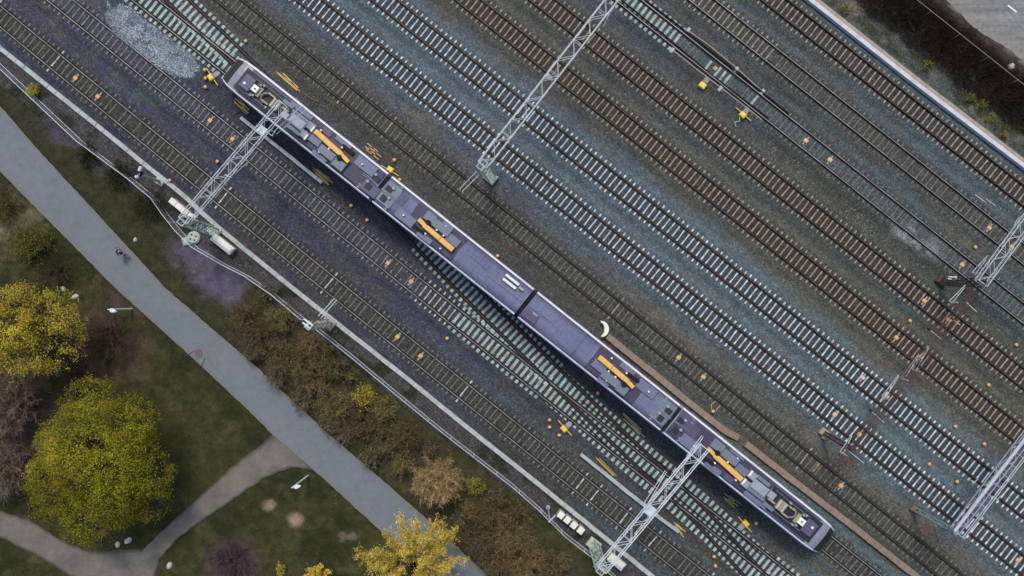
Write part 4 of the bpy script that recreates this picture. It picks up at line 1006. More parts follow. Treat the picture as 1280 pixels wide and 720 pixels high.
R5, b5 = gantry('broad grey box-beam gantry at the lower right with a thin twin rail', (1143, 636.5), (1193, 664), (1302, 521), M['galv_blue'], M['mast_teal'], w=.6, mw=.35, base_mat='rust_orange', foot=.62,
    arms=[('bracket', (1213, 600), (1219, 604), 6.6), ('bracket', (1243, 622), (1248, 625), 6.6)])
T, F = G(1193, 664, 7.7), G(1302, 521, 7.7); d = (F - T).normalized(); sd = Vector((-d.y, d.x, 0))
mb = MB(); m0 = (T + F) / 2; mb.box((m0.x, m0.y, 7.75), ((F - T).length, .26, .06), math.atan2(d.y, d.x), bev=.01); b5(mb, 'top_plate', M['galv'])
mb = MB(); q = m0 - sd * .52; mb.box((q.x, q.y, 7.45), ((F - T).length, .4, .05), math.atan2(d.y, d.x), bev=.01); b5(mb, 'side_plate', M['gear_purple'])
mb = MB()
for o_, rr in ((.92, .04), (1.1, .04)): mb.bar(T - sd * o_, F - sd * o_, rr, 4)
for i in range(12):
    q = T + (F - T) * (i / 11.5); mb.bar(q - sd * .2, q - sd * 1.12, .03, 4)
b5(mb, 'cable_rail', M['galv'])
R6, b6 = gantry('thin dark rusty gantry crossing the bright white-sleepered tracks over red-stained ballast', (1030, 541), (1066, 562), (1213, 368), M['rust_red'], M['rust_red'], w=.55, mw=.34, r=.026, rl=.013, base_mat='concrete_beige', foot=.7,
    arms=[('pair', (1104, 497), (1125, 470), 6.3), ('pair', (1128, 474), (1150, 444), 6.3), ('pair', (1142, 463), (1163, 434), 6.3), ('pair', (1052, 566), (1066, 545), 6.3)])
for c in R6.children:
    if c.name.startswith('cantilever'): c.data.materials[0] = M['galv']
for a, b in (((1207, 377), (1221, 390)), ((1163, 413), (1177, 424)), ((1090, 515), (1105, 528)), ((1192, 400), (1200, 406)), ((1055, 559), (1080, 579))):
    mb = MB(); A, B_ = G(*a, 6.0), G(*b, 6.0); mb.bar(A, B_, .03, 6, mat=M['galv_light']); mb.bar(A, A - (B_ - A).normalized() * .35, .07, 6, mat=M['black']); b6(mb, 'insulator_rod', None)

def mast(name, label, cat, base, top, z, parts):
    b = G(*base); t = G(top[0], top[1], z); root = thing(name, (b.x, b.y, 0), 0, label, cat); inv = Matrix.Translation((-b.x, -b.y, 0))
    for nm, m_, fn in parts:
        mb = MB(); fn(mb, b, t); o = mb.build(nm, M[m_], root); o.data.transform(inv)
    return root
mast('catenary_mast', 'single pale mast with a twin arm reaching over the fence-side track', 'mast', (411, 404), (386, 407), 7.6, [
    ('lattice_mast', 'gear_cream', lambda mb, b, t: (truss(mb, b, t, .6, .5, .07, .05, .7))),
    ('mast_cap', 'galv_light', lambda mb, b, t: (mb.box((t.x - .05, t.y + .3, t.z), (1.0, .14, .16), A3, bev=.03), mb.box((t.x - .2, t.y, t.z), (.9, .14, .16), A3, bev=.03), mb.box((t.x - .1, t.y + .12, t.z - .06), (.16, .6, .1), A3, bev=.03))),
    ('footing', 'concrete_beige', lambda mb, b, t: mb.box((b.x, b.y, .1), (1.3, 1.1, .5), A3, bev=.15)),
    ('cantilever_arm', 'galv_light', lambda mb, b, t: [mb.bar(G(398 + q, 395 + q, 6.6), G(418 + q, 373 + q * .6, 6.4), .035, 5) for q in (0, 3)]),
    ('arm_bracket', 'rust', lambda mb, b, t: mb.bar(G(398, 397, 6.6), t, .08, 5))])
mast('signal_post', 'short grey signal post with white head above the fence, left of the white cabinets', 'signal', (200, 227), (172, 217), 5.2, [
    ('post', 'mast_green', lambda mb, b, t: mb.bar(b, t, .16, 8, .12)),
    ('signal_head', 'black', lambda mb, b, t: mb.box((t.x - .1, t.y + .15, t.z - .2), (.6, .5, .9), A3, bev=.05)),
    ('hood', 'lamp_white', lambda mb, b, t: (mb.box((t.x + .15, t.y + .22, t.z + .05), (.25, .9, .35), A3 + .2, bev=.08), mb.lathe((t.x - .05, t.y - .3, t.z), [(.16, -.1), (.16, .15), (.08, .25)]))),
    ('footing', 'pale_green', lambda mb, b, t: mb.box((b.x, b.y, .06), (.9, .7, .3), A3, bev=.08))])
mast('marker_post', 'thin grey post with short cross arm at the fence, left of four white cabinets', 'post', (685, 634), (687, 648), 3.6, [
    ('post', 'mast_teal', lambda mb, b, t: mb.bar(b, t, .07, 8)),
    ('footing', 'mast_teal', lambda mb, b, t: mb.lathe((b.x, b.y, 0), [(.22, -.1), (.22, .18), (.14, .25)])),
    ('cross_arm', 'galv', lambda mb, b, t: mb.bar(t + Vector((-.1, -.35, 0)), t + Vector((.55, .3, 0)), .07, 4))])

# ------------------------------------------------------------------ troughs and walls along the yard
def run(name, label, cat, pts, parts, slab=None):
    P = []
    Q = np.array(pts, float); dd = np.r_[0, np.cumsum(np.hypot(*np.diff(Q, axis=0).T))]; t = np.arange(0, dd[-1], 26)
    xs = np.interp(t, dd, Q[:, 0]); ys = np.interp(t, dd, Q[:, 1])
    root = thing(name, (0, 0, 0), 0, label, cat)
    for nm, m_, prof in parts:
        mb = MB(); mb.sweep([G(x, y) for x, y in zip(xs, ys)], prof); mb.build(nm, M[m_], root)
    if slab:       # row of loose cover slabs
        wd, z, m_, ln = slab; mb = MB(); t = .5
        while t < dd[-1] - 13 * ln:
            x0, y0 = np.interp(t, dd, Q[:, 0]), np.interp(t, dd, Q[:, 1]); x1, y1 = np.interp(t + 12.8 * ln, dd, Q[:, 0]), np.interp(t + 12.8 * ln, dd, Q[:, 1])
            a, b = G(x0, y0), G(x1, y1); c = (a + b) / 2; d = b - a
            mb.box((c.x + random.gauss(0, .012), c.y + random.gauss(0, .012), z + random.uniform(-.012, .012)), (ln - random.uniform(.02, .05), wd * random.uniform(.96, 1.04), .07), math.atan2(d.y, d.x) + random.gauss(0, .012), None, .012)
            t += 12.8 * ln
        mb.build('cover_slabs', M[m_], root)
    return root
SWT = [(-70, 4), (0, 60), (75, 120), (150, 180), (185, 209), (225, 240), (270, 282), (320, 323), (365, 359.5), (430, 411), (515, 478), (591, 540), (640, 578.5), (730, 651), (815, 720), (880, 773)]
run('cable_trough', 'long pale concrete cable trough running along the inside of the fence', 'cable trough', SWT,
    [('trough', 'concrete_beige', [(-.22, -.2), (.22, -.2), (.22, .05), (-.22, .05)]), ], slab=(.42, .07, 'concrete', 1.0))
NEW = [(950, -47), (1010, 0), (1140, 103), (1280, 210), (1350, 266)]
run('low_wall', 'low wall with a white top and beige trough strip by the hedge', 'wall', NEW,
    [('white_coping', 'concrete_white', [(-.2, -.2), (.17, -.2), (.17, .42), (-.2, .42)]), ('shadow_plinth', 'gear_purple', [(.17, -.2), (.24, -.2), (.24, .3), (.17, .3)])][:1]
    + [('trough_lid', 'concrete_beige', [(.2, -.2), (.66, -.2), (.64, .22), (.22, .22)])])
run('cable_trough', 'brown segmented cable trough beside the lower right half of the train', 'cable trough', [(759, 420), (800, 453), (860, 502), (905, 538), (926, 549)],
    [('trough', 'concrete_brown', [(-.32, -.2), (.32, -.2), (.3, .14), (-.3, .14)])], slab=(.6, .17, 'concrete_brown', .75))
t_ = run('cable_trough', 'brown cable trough past the dark gap, running to the bottom edge', 'cable trough', [(932, 554.5), (975, 588), (1048, 644), (1145, 720), (1200, 763)],
    [('trough', 'concrete_brown', [(-.32, -.2), (.32, -.2), (.3, .14), (-.3, .14)])], slab=(.6, .17, 'concrete_brown', .75))
run('cable_trough', 'short grey concrete beam under the upper-left gantry', 'cable trough', [(301, 147), (330, 170), (370, 202), (406, 231)],
    [('trough', 'concrete', [(-.17, -.2), (.17, -.2), (.16, .12), (-.16, .12)])], slab=(.33, .14, 'concrete', 1.2))
run('cable_trough', 'short grey concrete beam under the bottom gantry', 'cable trough', [(726, 568), (760, 595), (806, 632), (828, 650), (857, 671)],
    [('trough', 'concrete', [(-.17, -.2), (.17, -.2), (.16, .12), (-.16, .12)])], slab=(.33, .14, 'concrete', 1.2))
run('ballast_board', 'thin pale line of boards edging the half-buried track near two yellow machines', 'edging board', [(700, 0), (770, 46), (830, 92), (900, 150)],
    [('board', 'plate_grey', [(-.03, -.3), (.03, -.3), (.03, -.08), (-.03, -.08)])])
# crescent of pale concrete at the head of the brown trough
c0 = G(751.5, 411); mb = MB(); vs = []; N_ = 14
for i in range(N_ + 1):
    a = rad(98) - rad(190) * i / N_; th = .40 * math.sin(math.pi * (i + .7) / (N_ + 1.4)) + .08
    for rr, z in ((.72 - th, -.1), (.72, -.1), (.70, .5), (.72 - th + .03, .5)): vs.append((rr * math.cos(a), rr * math.sin(a) * 1.1, z))
fs = [(i*4+k, i*4+(k+1)%4, (i+1)*4+(k+1)%4, (i+1)*4+k) for i in range(N_) for k in range(4)] + [(3,2,1,0), tuple(N_*4+k for k in range(4))]
mb.add(vs, fs); o = mb.build('concrete_ring', M['cream']); o.location = c0; tag(o, 'white crescent-shaped concrete piece beside the train at the head of the brown trough', 'concrete ring')

# ------------------------------------------------------------------ fences
def fence(label, pts, h, step, rails, mat, group=None, r=.03, mesh=True):
    Q = np.array(pts, float); dd = np.r_[0, np.cumsum(np.hypot(*np.diff(Q, axis=0).T))]
    root = thing('fence', (0, 0, 0), 0, label, 'fence', group)
    P = [G(*q) for q in pts]
    for z in rails:
        mb = MB(); mb.tube([p + Vector((0, 0, z)) for p in P], r if z > .3 else r * .8, 5); mb.build('rail', M[mat], root)
    for t in np.arange(0, dd[-1] + 1, step):
        p = G(float(np.interp(t, dd, Q[:, 0])), float(np.interp(t, dd, Q[:, 1])))
        mb = MB(); mb.bar(p - Vector((0, 0, .2)), p + Vector((0, 0, h + .05)), .035, 6); mb.build('post', M[mat], root)
    if not mesh: return root
    mb = MB()   # wire mesh: thin wires between the rails
    for t in np.arange(0, dd[-1], 5.5):
        p = G(float(np.interp(t, dd, Q[:, 0])), float(np.interp(t, dd, Q[:, 1]))); mb.bar(p + Vector((0, 0, .05)), p + Vector((0, 0, h)), .006, 3)
    for z in np.arange(.3, h - .1, .3):
        for a, b in zip(P[:-1], P[1:]): mb.bar(a + Vector((0, 0, z)), b + Vector((0, 0, z)), .006, 3)
    mb.build('wire_mesh', M['galv'], root); return root
fence('pale wire fence between the footpath verge and the yard, upper-left half', [(-60, 32), (0, 79), (55, 131), (107, 180), (168, 225), (198, 250), (212, 270), (228, 290), (248, 310), (282, 330), (313, 346), (345, 368), (382, 399)], 1.75, 34, (.06, 1.75), 'galv_light')
fence('pale wire fence behind the brown bushes, lower-right half', [(397, 409), (446, 448), (495, 489), (555, 538), (600, 573), (640, 604), (672, 632), (705, 665), (742, 694), (800, 748)], 1.5, 36, (.06, 1.5), 'galv_light')
fence('thin wire-and-rail fence line through the dark hedge by the road', [tuple(map(float, snp(s, 698.0))) for s in range(780, 1240, 50)], 2.0, 45, (2.0,), 'concrete_beige', r=.024, mesh=False)

# ------------------------------------------------------------------ small lineside things
def beacon():
    r = thing('beacon', (0, 0, 0), 0, '', 'beacon', 'orange beacons between the rails')
    mb = MB(); mb.box((0, 0, .11), (.43, .38, .12), 0, None, .035, .92); mb.build('cover', M['orange'], r)
    mb = MB(); mb.box((0, 0, .05), (.16, .95, .05), 0, None, .01); mb.build('mounting_bar', M['plate_grey'], r)
    return r
BEACONS = [
 ((95,98),0,'upper-left of two orange beacons on the fence-side track near the top-left corner'), ((123,121),0,'lower-right of two orange beacons on the fence-side track near the top-left corner'),
 ((497,421),0,'orange beacon on the fence-side track just past the single pale mast'), ((526,445),0,'orange beacon on the fence-side track, second after the single pale mast'),
 ((263,151),0,'orange beacon farther from the upper-left gantry on the greyish track'), ((291,174),0,'orange beacon on the greyish track close to the upper-left gantry'),
 ((485,329),0,'orange beacon between fence-side track and train, left of its twin'), ((514,352),0,'orange beacon on the greyish track where the diverging points begin'),
 ((848,447),0,'dusty orange beacon on the dull track opposite the train orange duct'), ((879,471),0,'paler orange beacon on the dull track opposite the second carriage joint'),
 ((1020,584),2,'dim brownish beacon on the dull track beside the brown trough'), ((1051,607),0,'orange beacon on the dull track opposite the lower-right train nose'),
 ((1043,518),1,'pale beacon on white sleepers left of the rusty gantry foot'), ((1074,543),1,'faded beacon on white sleepers under the rusty gantry'), ((1272,700),0,'orange beacon on white sleepers at the lower-right corner'),
 ((1078,472),1,'pale beacon on the outer white-sleeper track, left of the rusty gantry'), ((1108,496),1,'pale orange beacon on the outer white-sleeper track under the rusty gantry'),
 ((1120,422),0,'orange beacon on brown sleepers left of the rusty gantry arms'), ((1151,446),0,'orange beacon on brown sleepers beneath the rusty gantry arms'),
 ((1155,376),0,'orange beacon on brown sleepers just below the rusty red mast'), ((1185,400),0,'striped orange beacon on the red-stained sleepers below the right-edge gantry'),
 ((1007,176),1,'pale beacon on the half-buried track nearest the yellow machines'), ((1037,200),1,'cream beacon on the half-buried track, farther from the yellow machines'),
 ((1202,331),0,'orange beacon on the half-buried track near the right-edge gantry mast'), ((1236,285),0,'orange beacon on the faded track left of the right-edge gantry'), ((1264,309),0,'orange beacon right under the right-edge gantry beam')]
B0 = beacon(); first = True
B1 = None
def set_mat(root, old, new):
    for c in root.children:
        if c.data.materials[0] == M[old]:
            c.data = c.data.copy(); c.data.materials[0] = M[new]
variants = {}
for (q, v, lb) in BEACONS:
    p = G(*q); p.z = .01; rz = A3 + random.gauss(0, .03)
    if first: B0.location = p; B0.rotation_euler = (0, 0, rz); B0['label'] = lb; first = False; variants[0] = B0; continue
    if v in variants: copy_tree(variants[v], p, rz, lb)
    else:
        r = copy_tree(B0, p, rz, lb); set_mat(r, 'orange', 'orange_pale' if v == 1 else 'rust_orange'); variants[v] = r
def bollard():
    r = thing('marker_bollard', (0, 0, 0), 0, '', 'bollard', 'orange-capped marker bollards in the ballast')
    mb = MB(); mb.lathe((0, 0, 0), [(.09, -.25), (.08, .28)], 10); mb.build('post', M['plate_grey'], r)
    mb = MB(); mb.lathe((0, 0, .26), [(.165, 0), (.175, .05), (.15, .11), (.08, .15), (.02, .165)], 14); mb.build('cap', M['orange'], r, True)
    return r
BOLL = [
 ((308,52),'orange-capped bollard between the upper-left train nose and the dull track'), ((257,88),'topmost of three orange-capped bollards by the yellow machine at the upper-left nose'),
 ((257,98),'middle of three orange-capped bollards by the yellow machine at the upper-left nose'), ((257,109),'lowest of three orange-capped bollards by the yellow machine at the upper-left nose'),
 ((272,202),'dim orange bollard just left of the upper-left gantry beam'), ((213,226),'yellowish bollard touching the pale trough above the white cabinets'),
 ((439,257),'upper orange bollard of two below the first carriage joint'), ((459,275),'lower orange bollard of two below the first carriage joint'),
 ((493,200),'orange bollard above the yellow machine at the first carriage joint'), ((500,225),'orange bollard right of the yellow machine at the first carriage joint'),
 ((622,320),'orange bollard touching the upper edge of the second carriage'), ((559,423),'lone orange bollard on ballast left of the bright sleepers'),
 ((747,491),'orange bollard between diverging track and the third carriage'), ((687,525),'upper of two orange bollards left of the bottom yellow machine'),
 ((687,534),'lower of two orange bollards left of the bottom yellow machine'), ((699,544),'orange bollard just below the bottom-centre yellow machine'),
 ((891,514),'orange bollard with two curved cables above the brown trough'), ((945,654),'orange bollard right of the yellow machine near the lower-right nose'),
 ((892,695),'upper of two orange bollards at the bottom by the merging tracks'), ((894,707),'lower of two orange bollards at the bottom by the merging tracks'),
 ((1219,309),'orange bollard left of the right-edge gantry beam'), ((1137,401),'orange bollard between two brown-sleeper tracks by a pair of beacons'),
 ((1194,533),'orange bollard right of the outer white-sleeper track'), ((1161,580),'orange bollard between the two white-sleeper tracks near the box-beam gantry'),
 ((1270,431),'yellowish bollard near the right edge between half-buried and brown tracks'), ((1235,481),'small yellowish bollard between two brown tracks at right'),
 ((1196,602),'pale yellow bollard left of the grey box-beam gantry'), ((1230,555),'pale yellow bollard above the grey box-beam gantry')]
K0 = bollard()
for i, (q, lb) in enumerate(BOLL):
    p = G(*q); p.z = gz(q)
    if i == 0: K0.location = p; K0['label'] = lb
    else: copy_tree(K0, p, random.random() * 6, lb)
mb = MB()
for q in (((889, 512), (889, 506), (892, 503), (895, 502)), ((895, 514), (896, 511), (900, 508))):
    mb = MB(); mb.tube([G(x, y) + Vector((0, 0, .02)) for x, y in q], .04, 6); tag(mb.build('curved_cable', M['yellow_dirty']), 'short curved yellow cable looping up from the bollard' if len(q) == 4 else 'short bent yellow cable reaching right of the bollard', 'cable', 'cables at the bollard by the brown trough')
def point_machine(q, rail_q, label, rods=True, big=1.0):
    p = G(*q); d = G(*rail_q) - p; a = math.atan2(d.y, d.x); r = thing('point_machine', (p.x, p.y, gz(q) + .02), a, label, 'point machine', 'yellow point machines')
    mb = MB(); mb.box((0, 0, .22), (.5 * big, .62 * big, .4), 0, None, .09); mb.build('cover', M['yellow'], r)
    mb = MB(); mb.box((.58 * big, 0, .1), (.55, .5, .22), 0, None, .03); [mb.box((.42 + i * .14, 0, .22), (.05, .44, .03)) for i in range(4)]; mb.build('base_plate', M['plate_grey'], r)
    mb = MB(); mb.bar((.3, .08, .16), (d.length + .4, .08, .16), .03, 5); mb.build('throw_rod', M['galv'], r)
    if rods:
        mb = MB(); mb.bar((.12, -1.0, .2), (.12, 1.0, .2), .045, 5); mb.build('guard_rod', M['yellow_dirty' if big < 1 else 'yellow'], r)
    return r
point_machine((264, 97), (273, 91), 'yellow point machine just ahead of the upper-left train nose')
point_machine((488, 212), (482, 222), 'yellow point machine against the train at the first carriage joint')
point_machine((878, 107), (886, 96), 'plain yellow box machine on the half-buried track, nearer the top', rods=False, big=1.1)
r_ = point_machine((928, 144), (936, 135), 'yellow point machine with crossed rod and green cables on half-buried track')
mb = MB(); mb.tube([(-.3, .1, .1), (-.6, -.2, .05), (-1.0, .1, .04), (-1.2, -.25, .05)], .07, 6); mb.build('cable', M['mast_green'], r_)
point_machine((705, 536), (713, 529), 'yellow point machine below the crossing tracks at bottom centre')
point_machine((932, 654), (924, 661), 'yellow point machine near the lower-right train nose')
def rods(q, L, n, wid, mats, label, ang=0.0, gap=0):
    p = G(*q); r = thing('rod_bundle', (p.x, p.y, gz(q) - .02), A3 + ang, label, 'rod bundle', 'bundles of yellow rods on the ballast')
    for i in range(n):
        y = (i - (n - 1) / 2) * wid / max(n - 1, 1); o_ = random.uniform(-.18, .18) * L; l = L * random.uniform(.6, .85)
        z = .08 + random.uniform(0, .06); dy = random.uniform(-.12, .12); mb = MB()
        if gap: mb.bar((o_ - l / 2, y, z), (o_ - gap, y, z), .045, 5); mb.bar((o_ + gap, y, z), (o_ + l / 2, y, z), .045, 5)
        else: mb.bar((o_ - l / 2, y - dy, z), (o_ + l / 2, y + dy, z + .05), .045, 5)
        mb.build('rod', M[mats[i % len(mats)]], r)
rods((303, 133), 2.2, 6, .5, ('yellow_dirty', 'yellow', 'rod_grey'), 'tangled yellow and grey rods left of the upper-left gantry end', -.1)
rods((400, 218), 2.5, 6, .5, ('yellow_dirty', 'yellow', 'rod_grey'), 'yellow and grey rods at the end of the short concrete beam', -.06)
rods((358, 99), 3.4, 4, .3, ('yellow', 'orange', 'yellow_dirty'), 'long thin bundle of yellow rods above the upper-left carriage')
rods((466, 189), 2.0, 4, .55, ('orange', 'yellow', 'orange_pale'), 'stubby orange rods in two rows above the first carriage', 0, .12)
rods((792, 532), 2.8, 5, .42, ('yellow_dirty', 'rod_grey', 'yellow_dirty'), 'olive yellow rods between the crossing tracks and the third carriage', -.12)
rods((757, 583), 3.1, 2, .16, ('yellow', 'yellow_dirty'), 'thin yellow rod pair beside the short beam at the bottom', -.1)
rods((849, 661), 1.8, 4, .36, ('yellow', 'rod_grey', 'yellow_dirty'), 'yellow rods lying across the end of the bottom beam', -.2)
rods((914, 626), 1.9, 5, .6, ('yellow_dirty', 'rod_grey', 'yellow_dirty'), 'tidy stack of olive rods below the cooling units of the train')
mb = MB(); mb.tube([G(377, 115, gz((377, 115)) + .06), G(388, 123, gz((388, 123)) + .06), G(398, 127.5, gz((398, 127.5)) + .06)], .05, 6); tag(mb.build('pipe', M['rust_orange']), 'thin rusty pipe lying beyond the long yellow rods above the train', 'pipe')

def cabinet(q, size, rz, label, group=None, z=.9):
    p = G(*q, z * .5); r = thing('relay_cabinet', (p.x, p.y, -.05), rz, label, 'cabinet', group)
    mb = MB(); mb.box((0, 0, z / 2), (size[0], size[1], z), 0, None, .03); mb.build('body', M['cream2'], r)
    mb = MB(); mb.box((0, 0, z + .06), (size[0] + .06, size[1] + .06, .12), 0, None, .07); mb.build('lid', M['cream'], r)
    mb = MB(); mb.box((0, -size[1] / 2, z * .5), (size[0] * .7, .03, z * .75), 0, None, .01); mb.build('door', M['cream'], r)
    return r
for i, (q, lb) in enumerate((((218.5, 253), 'cream cabinet at the upper-left end of the row under the gantry'), ((226, 259), 'second cream cabinet in the row beside the gantry mast'), ((233, 265), 'third cream cabinet, directly under the gantry beam'), ((241, 271.5), 'cream cabinet at the lower-right end of the row under the gantry'))):
    cabinet(q, (.66, .5), A3, lb, 'cream cabinets under the upper-left gantry')
for i, (q, lb) in enumerate((((701, 642.5), 'first white cabinet of four, nearest the thin post'), ((709, 648.5), 'second white cabinet of four, counted from the thin post'), ((717, 655), 'third white cabinet of four, counted from the thin post'), ((725.5, 661.5), 'last white cabinet of four, next to the brown stain'))):
    cabinet(q, (.54, .6), A3, lb, 'four white cabinets by the fence')
def long_hut(q, L, W, label):
    p = G(*q, .6); r = thing('cable_hut', (p.x, p.y, -.05), A3, label, 'hut'); h = .8
    mb = MB(); mb.box((0, 0, h / 2), (L, W, h), 0, None, .02); mb.build('body', M['cream2'], r)
    mb = MB(); hl, hw = L / 2 + .04, W / 2 + .04
    mb.add([(-hl, -hw, h), (hl, -hw, h), (hl, hw, h), (-hl, hw, h), (-hl + .18, -hw * .25, h + .2), (hl - .18, -hw * .25, h + .2), (hl - .18, hw * .25, h + .2), (-hl + .18, hw * .25, h + .2)],
           [(0,1,5,4), (1,2,6,5), (2,3,7,6), (3,0,4,7), (4,5,6,7), (3,2,1,0)]); mb.build('roof', M['cream'], r)
long_hut((278.5, 305), 2.35, .72, 'long cream hut with hipped roof by the upper-left gantry mast')
long_hut((770.5, 702), 1.7, .75, 'cream hut with hipped roof under the bottom gantry mast')
p = G(243, 297); r_ = thing('round_foundation', (p.x, p.y, -.1), 0, 'round pale-green foundation with dark holes beside the upper-left mast', 'foundation')
mb = MB(); mb.lathe((0, 0, 0), [(.62, 0), (.62, .3), (.5, .42), (.3, .42)], 18); mb.build('ring', M['pale_green'], r_)
for a in (0.4, 2.1, 3.6, 5.2):
    mb = MB(); mb.lathe((.3 * math.cos(a), .3 * math.sin(a), .4), [(.09, 0), (.09, .05)], 10); mb.build('bolt_cap', M['black'], r_)
mb = MB(); mb.box((-.7, -.35, .16), (.9, .8, .34), .3, None, .12); mb.build('block', M['pale_green'], r_)
mb = MB(); p = G(750, 709); mb.box((p.x, p.y, .2), (1.3, .5, .4), A3 + .1, bev=.08); tag(mb.build('footing_block', M['pale_green']), 'pale-green concrete block at the foot of the bottom gantry', 'block')
mb = MB(); p = G(1032, 544); mb.box((p.x, p.y, .05), (.35, .9, .35), A3, bev=.08)
tag(mb.build('stop_block', M['yellow_dirty']), 'small dirty-yellow block at the foot of the rusty gantry', 'block')
for a, b, lb in (((1219, 243), (1231, 252), 'thin pale rod lying between the beige and faded tracks, left piece'), ((1234, 248), (1246, 257), 'thin pale rod lying between the beige and faded tracks, right piece')):
    mb = MB(); mb.bar(G(*a) + Vector((0, 0, gz(a) + .03)), G(*b) + Vector((0, 0, gz(b) + .03)), .03, 5); tag(mb.build('steel_rod', M['galv_light']), lb, 'rod', 'thin rods on the ballast')
def pebble(q, r, label, z=0):
    p = G(*q); n = 9; mb = MB(); mb.lathe((0, 0, 0), [(r * .9, -.08), (r, .06), (r * .8, .2 * r / .3), (r * .4, .3 * r / .3)], n)
    o = mb.build('boulder', M['rock'], None, True); o.location = (p.x, p.y, -.06); o.scale = (1.25, .9, 1); o.rotation_euler = (0, 0, random.random() * 6)
    for v in o.data.vertices: v.co *= 1 + random.uniform(-.12, .12)
    tag(o, label, 'boulder')
pebble((147, 681), .28, 'pale boulder at the path fork, left of two'); pebble((160, 676), .33, 'pale boulder at the path fork, right of two'); pebble((212, 707), .32, 'lone pale boulder in the grass right of the path fork')
pebble((94, 371), .3, 'pale boulder at the upper-right edge of the yellow tree'); pebble((79, 361), .25, 'small pale boulder above the yellow tree')
pebble((1263, 85), .4, 'pale stone at the road edge of the hedge'); pebble((169, 300), .2, 'small white stone on the verge near the cyclist'); pebble((1214, 96), .35, 'whitish stone on gravel beside the dark hedge')

# lamps of the park
def lamp(base, head, z, label):
    b, t = G(*base), G(head[0], head[1], z); r = thing('park_lamp', (b.x, b.y, 0), 0, label, 'street lamp', 'white park lamps'); inv = Matrix.Translation((-b.x, -b.y, 0))
    d = (t - b); d.z = 0; d = d.normalized() if d.length > .01 else Vector((1, 0, 0)); a = math.atan2(d.y, d.x)
    top = t - d * .55
    def B(mb, nm, m_): o = mb.build(nm, M[m_], r); o.data.transform(inv)
    mb = MB(); mb.bar(b, top, .085, 8, .06); B(mb, 'pole', 'lamp_white')
    mb = MB(); mb.tube([top, top + d * .15 + Vector((0, 0, .08)), t - d * .2 + Vector((0, 0, .1))], .05, 6); B(mb, 'arm', 'lamp_white')
    mb = MB(); vs = []; n = 10
    for z_, s_ in ((-.04, .8), (.03, 1.0), (.12, .72)):
        for k in range(n):
            th = 2 * math.pi * k / n; x = .36 * s_ * math.cos(th); y = .2 * s_ * math.sin(th) * (1 - .35 * math.cos(th))
            vs.append((t.x + x * math.cos(a) - y * math.sin(a), t.y + x * math.sin(a) + y * math.cos(a), t.z + .08 + z_))
    fs = [(i*n+k, i*n+(k+1)%n, (i+1)*n+(k+1)%n, (i+1)*n+k) for i in range(2) for k in range(n)] + [tuple(range(n-1,-1,-1)), tuple(2*n+k for k in range(n))]
    mb.add(vs, fs); B(mb, 'lamp_head', 'lamp_white')
lamp((165, 386), (142, 388.5), 4.2, 'white park lamp left of the footpath near the yellow tree')
lamp((385, 594.5), (372, 608), 4.4, 'white park lamp at the fork of the gravel path and footpath')
# reddish oval mark with two dark arcs on the footpath
p = G(248.5, 442); r_ = thing('path_patch', (p.x, p.y, .008), 0, 'faded reddish oval patch with dark curved lines on the footpath edge', 'path patch')
mb = MB(); n = 18; mb.add([(.42 * math.cos(6.283 * k / n) * (1 + .12 * math.sin(3 * k)), .5 * math.sin(6.283 * k / n) * (1 + .1 * math.cos(2 * k)), .004) for k in range(n)], [tuple(range(n))]); mb.build('oval', M['redpatch'], r_)
for pts in ([(255.5, 447), (255, 452), (252, 457), (248, 461)], [(232, 447), (237, 442), (243, 438.5)]):
    mb = MB(); mb.tube([G(x, y) - Vector((p.x, p.y, 0)) + Vector((0, 0, .01)) for x, y in pts], .035, 5); mb.build('curved_line', M['darkcloth'], r_)
# ------------------------------------------------------------------ vegetation
def leaf_mesh(name, C, size, cols, parent, flat=.5):
    """C centres, size half lengths, cols colours: one small folded leaf (two triangles) per entry"""
    n = len(C); nrm = RNG.normal(0, 1, (n, 3)); nrm[:, 2] = np.abs(nrm[:, 2]) + flat; nrm /= np.linalg.norm(nrm, axis=1)[:, None]
    t = RNG.normal(0, 1, (n, 3)); t -= nrm * (t * nrm).sum(1)[:, None]; t /= np.linalg.norm(t, axis=1)[:, None]; b = np.cross(nrm, t)
    s = size[:, None]
    V = np.stack([C - t * s, C + b * s * .55 + nrm * s * .18, C + t * s, C - b * s * .55 + nrm * s * .18], 1).reshape(-1, 3)
    i = np.arange(n)[:, None] * 4; F = np.concatenate([i + np.array([[0, 1, 2]]), i + np.array([[0, 2, 3]])], 1).reshape(-1, 3)
    return mesh_np(name, V, F, M['leaf_mix'], parent, cols=np.repeat(cols, 4, 0))
def twig_mesh(name, P0, P1, r0, r1, cols, parent=None):
    P0, P1 = np.asarray(P0, float), np.asarray(P1, float); n = len(P0); d = P1 - P0; d /= np.linalg.norm(d, axis=1)[:, None] + 1e-9
    u = np.cross(d, np.array([.31, .52, .79])); u /= np.linalg.norm(u, axis=1)[:, None] + 1e-9; w = np.cross(d, u)
    V = []
    for p, r in ((P0, np.broadcast_to(r0, n)), (P1, np.broadcast_to(r1, n))):
        for a in (0, 2.094, 4.189): V.append(p + u * (math.cos(a) * r)[:, None] + w * (math.sin(a) * r)[:, None])
    V = np.stack(V, 1).reshape(-1, 3); i = np.arange(n)[:, None] * 6
    F = np.concatenate([i + np.array([[k, (k + 1) % 3, 3 + (k + 1) % 3, 3 + k]]) for k in range(3)], 1).reshape(-1, 4)
    return mesh_np(name, V, F, M['twig_mix'], parent, cols=np.repeat(cols, 6, 0))
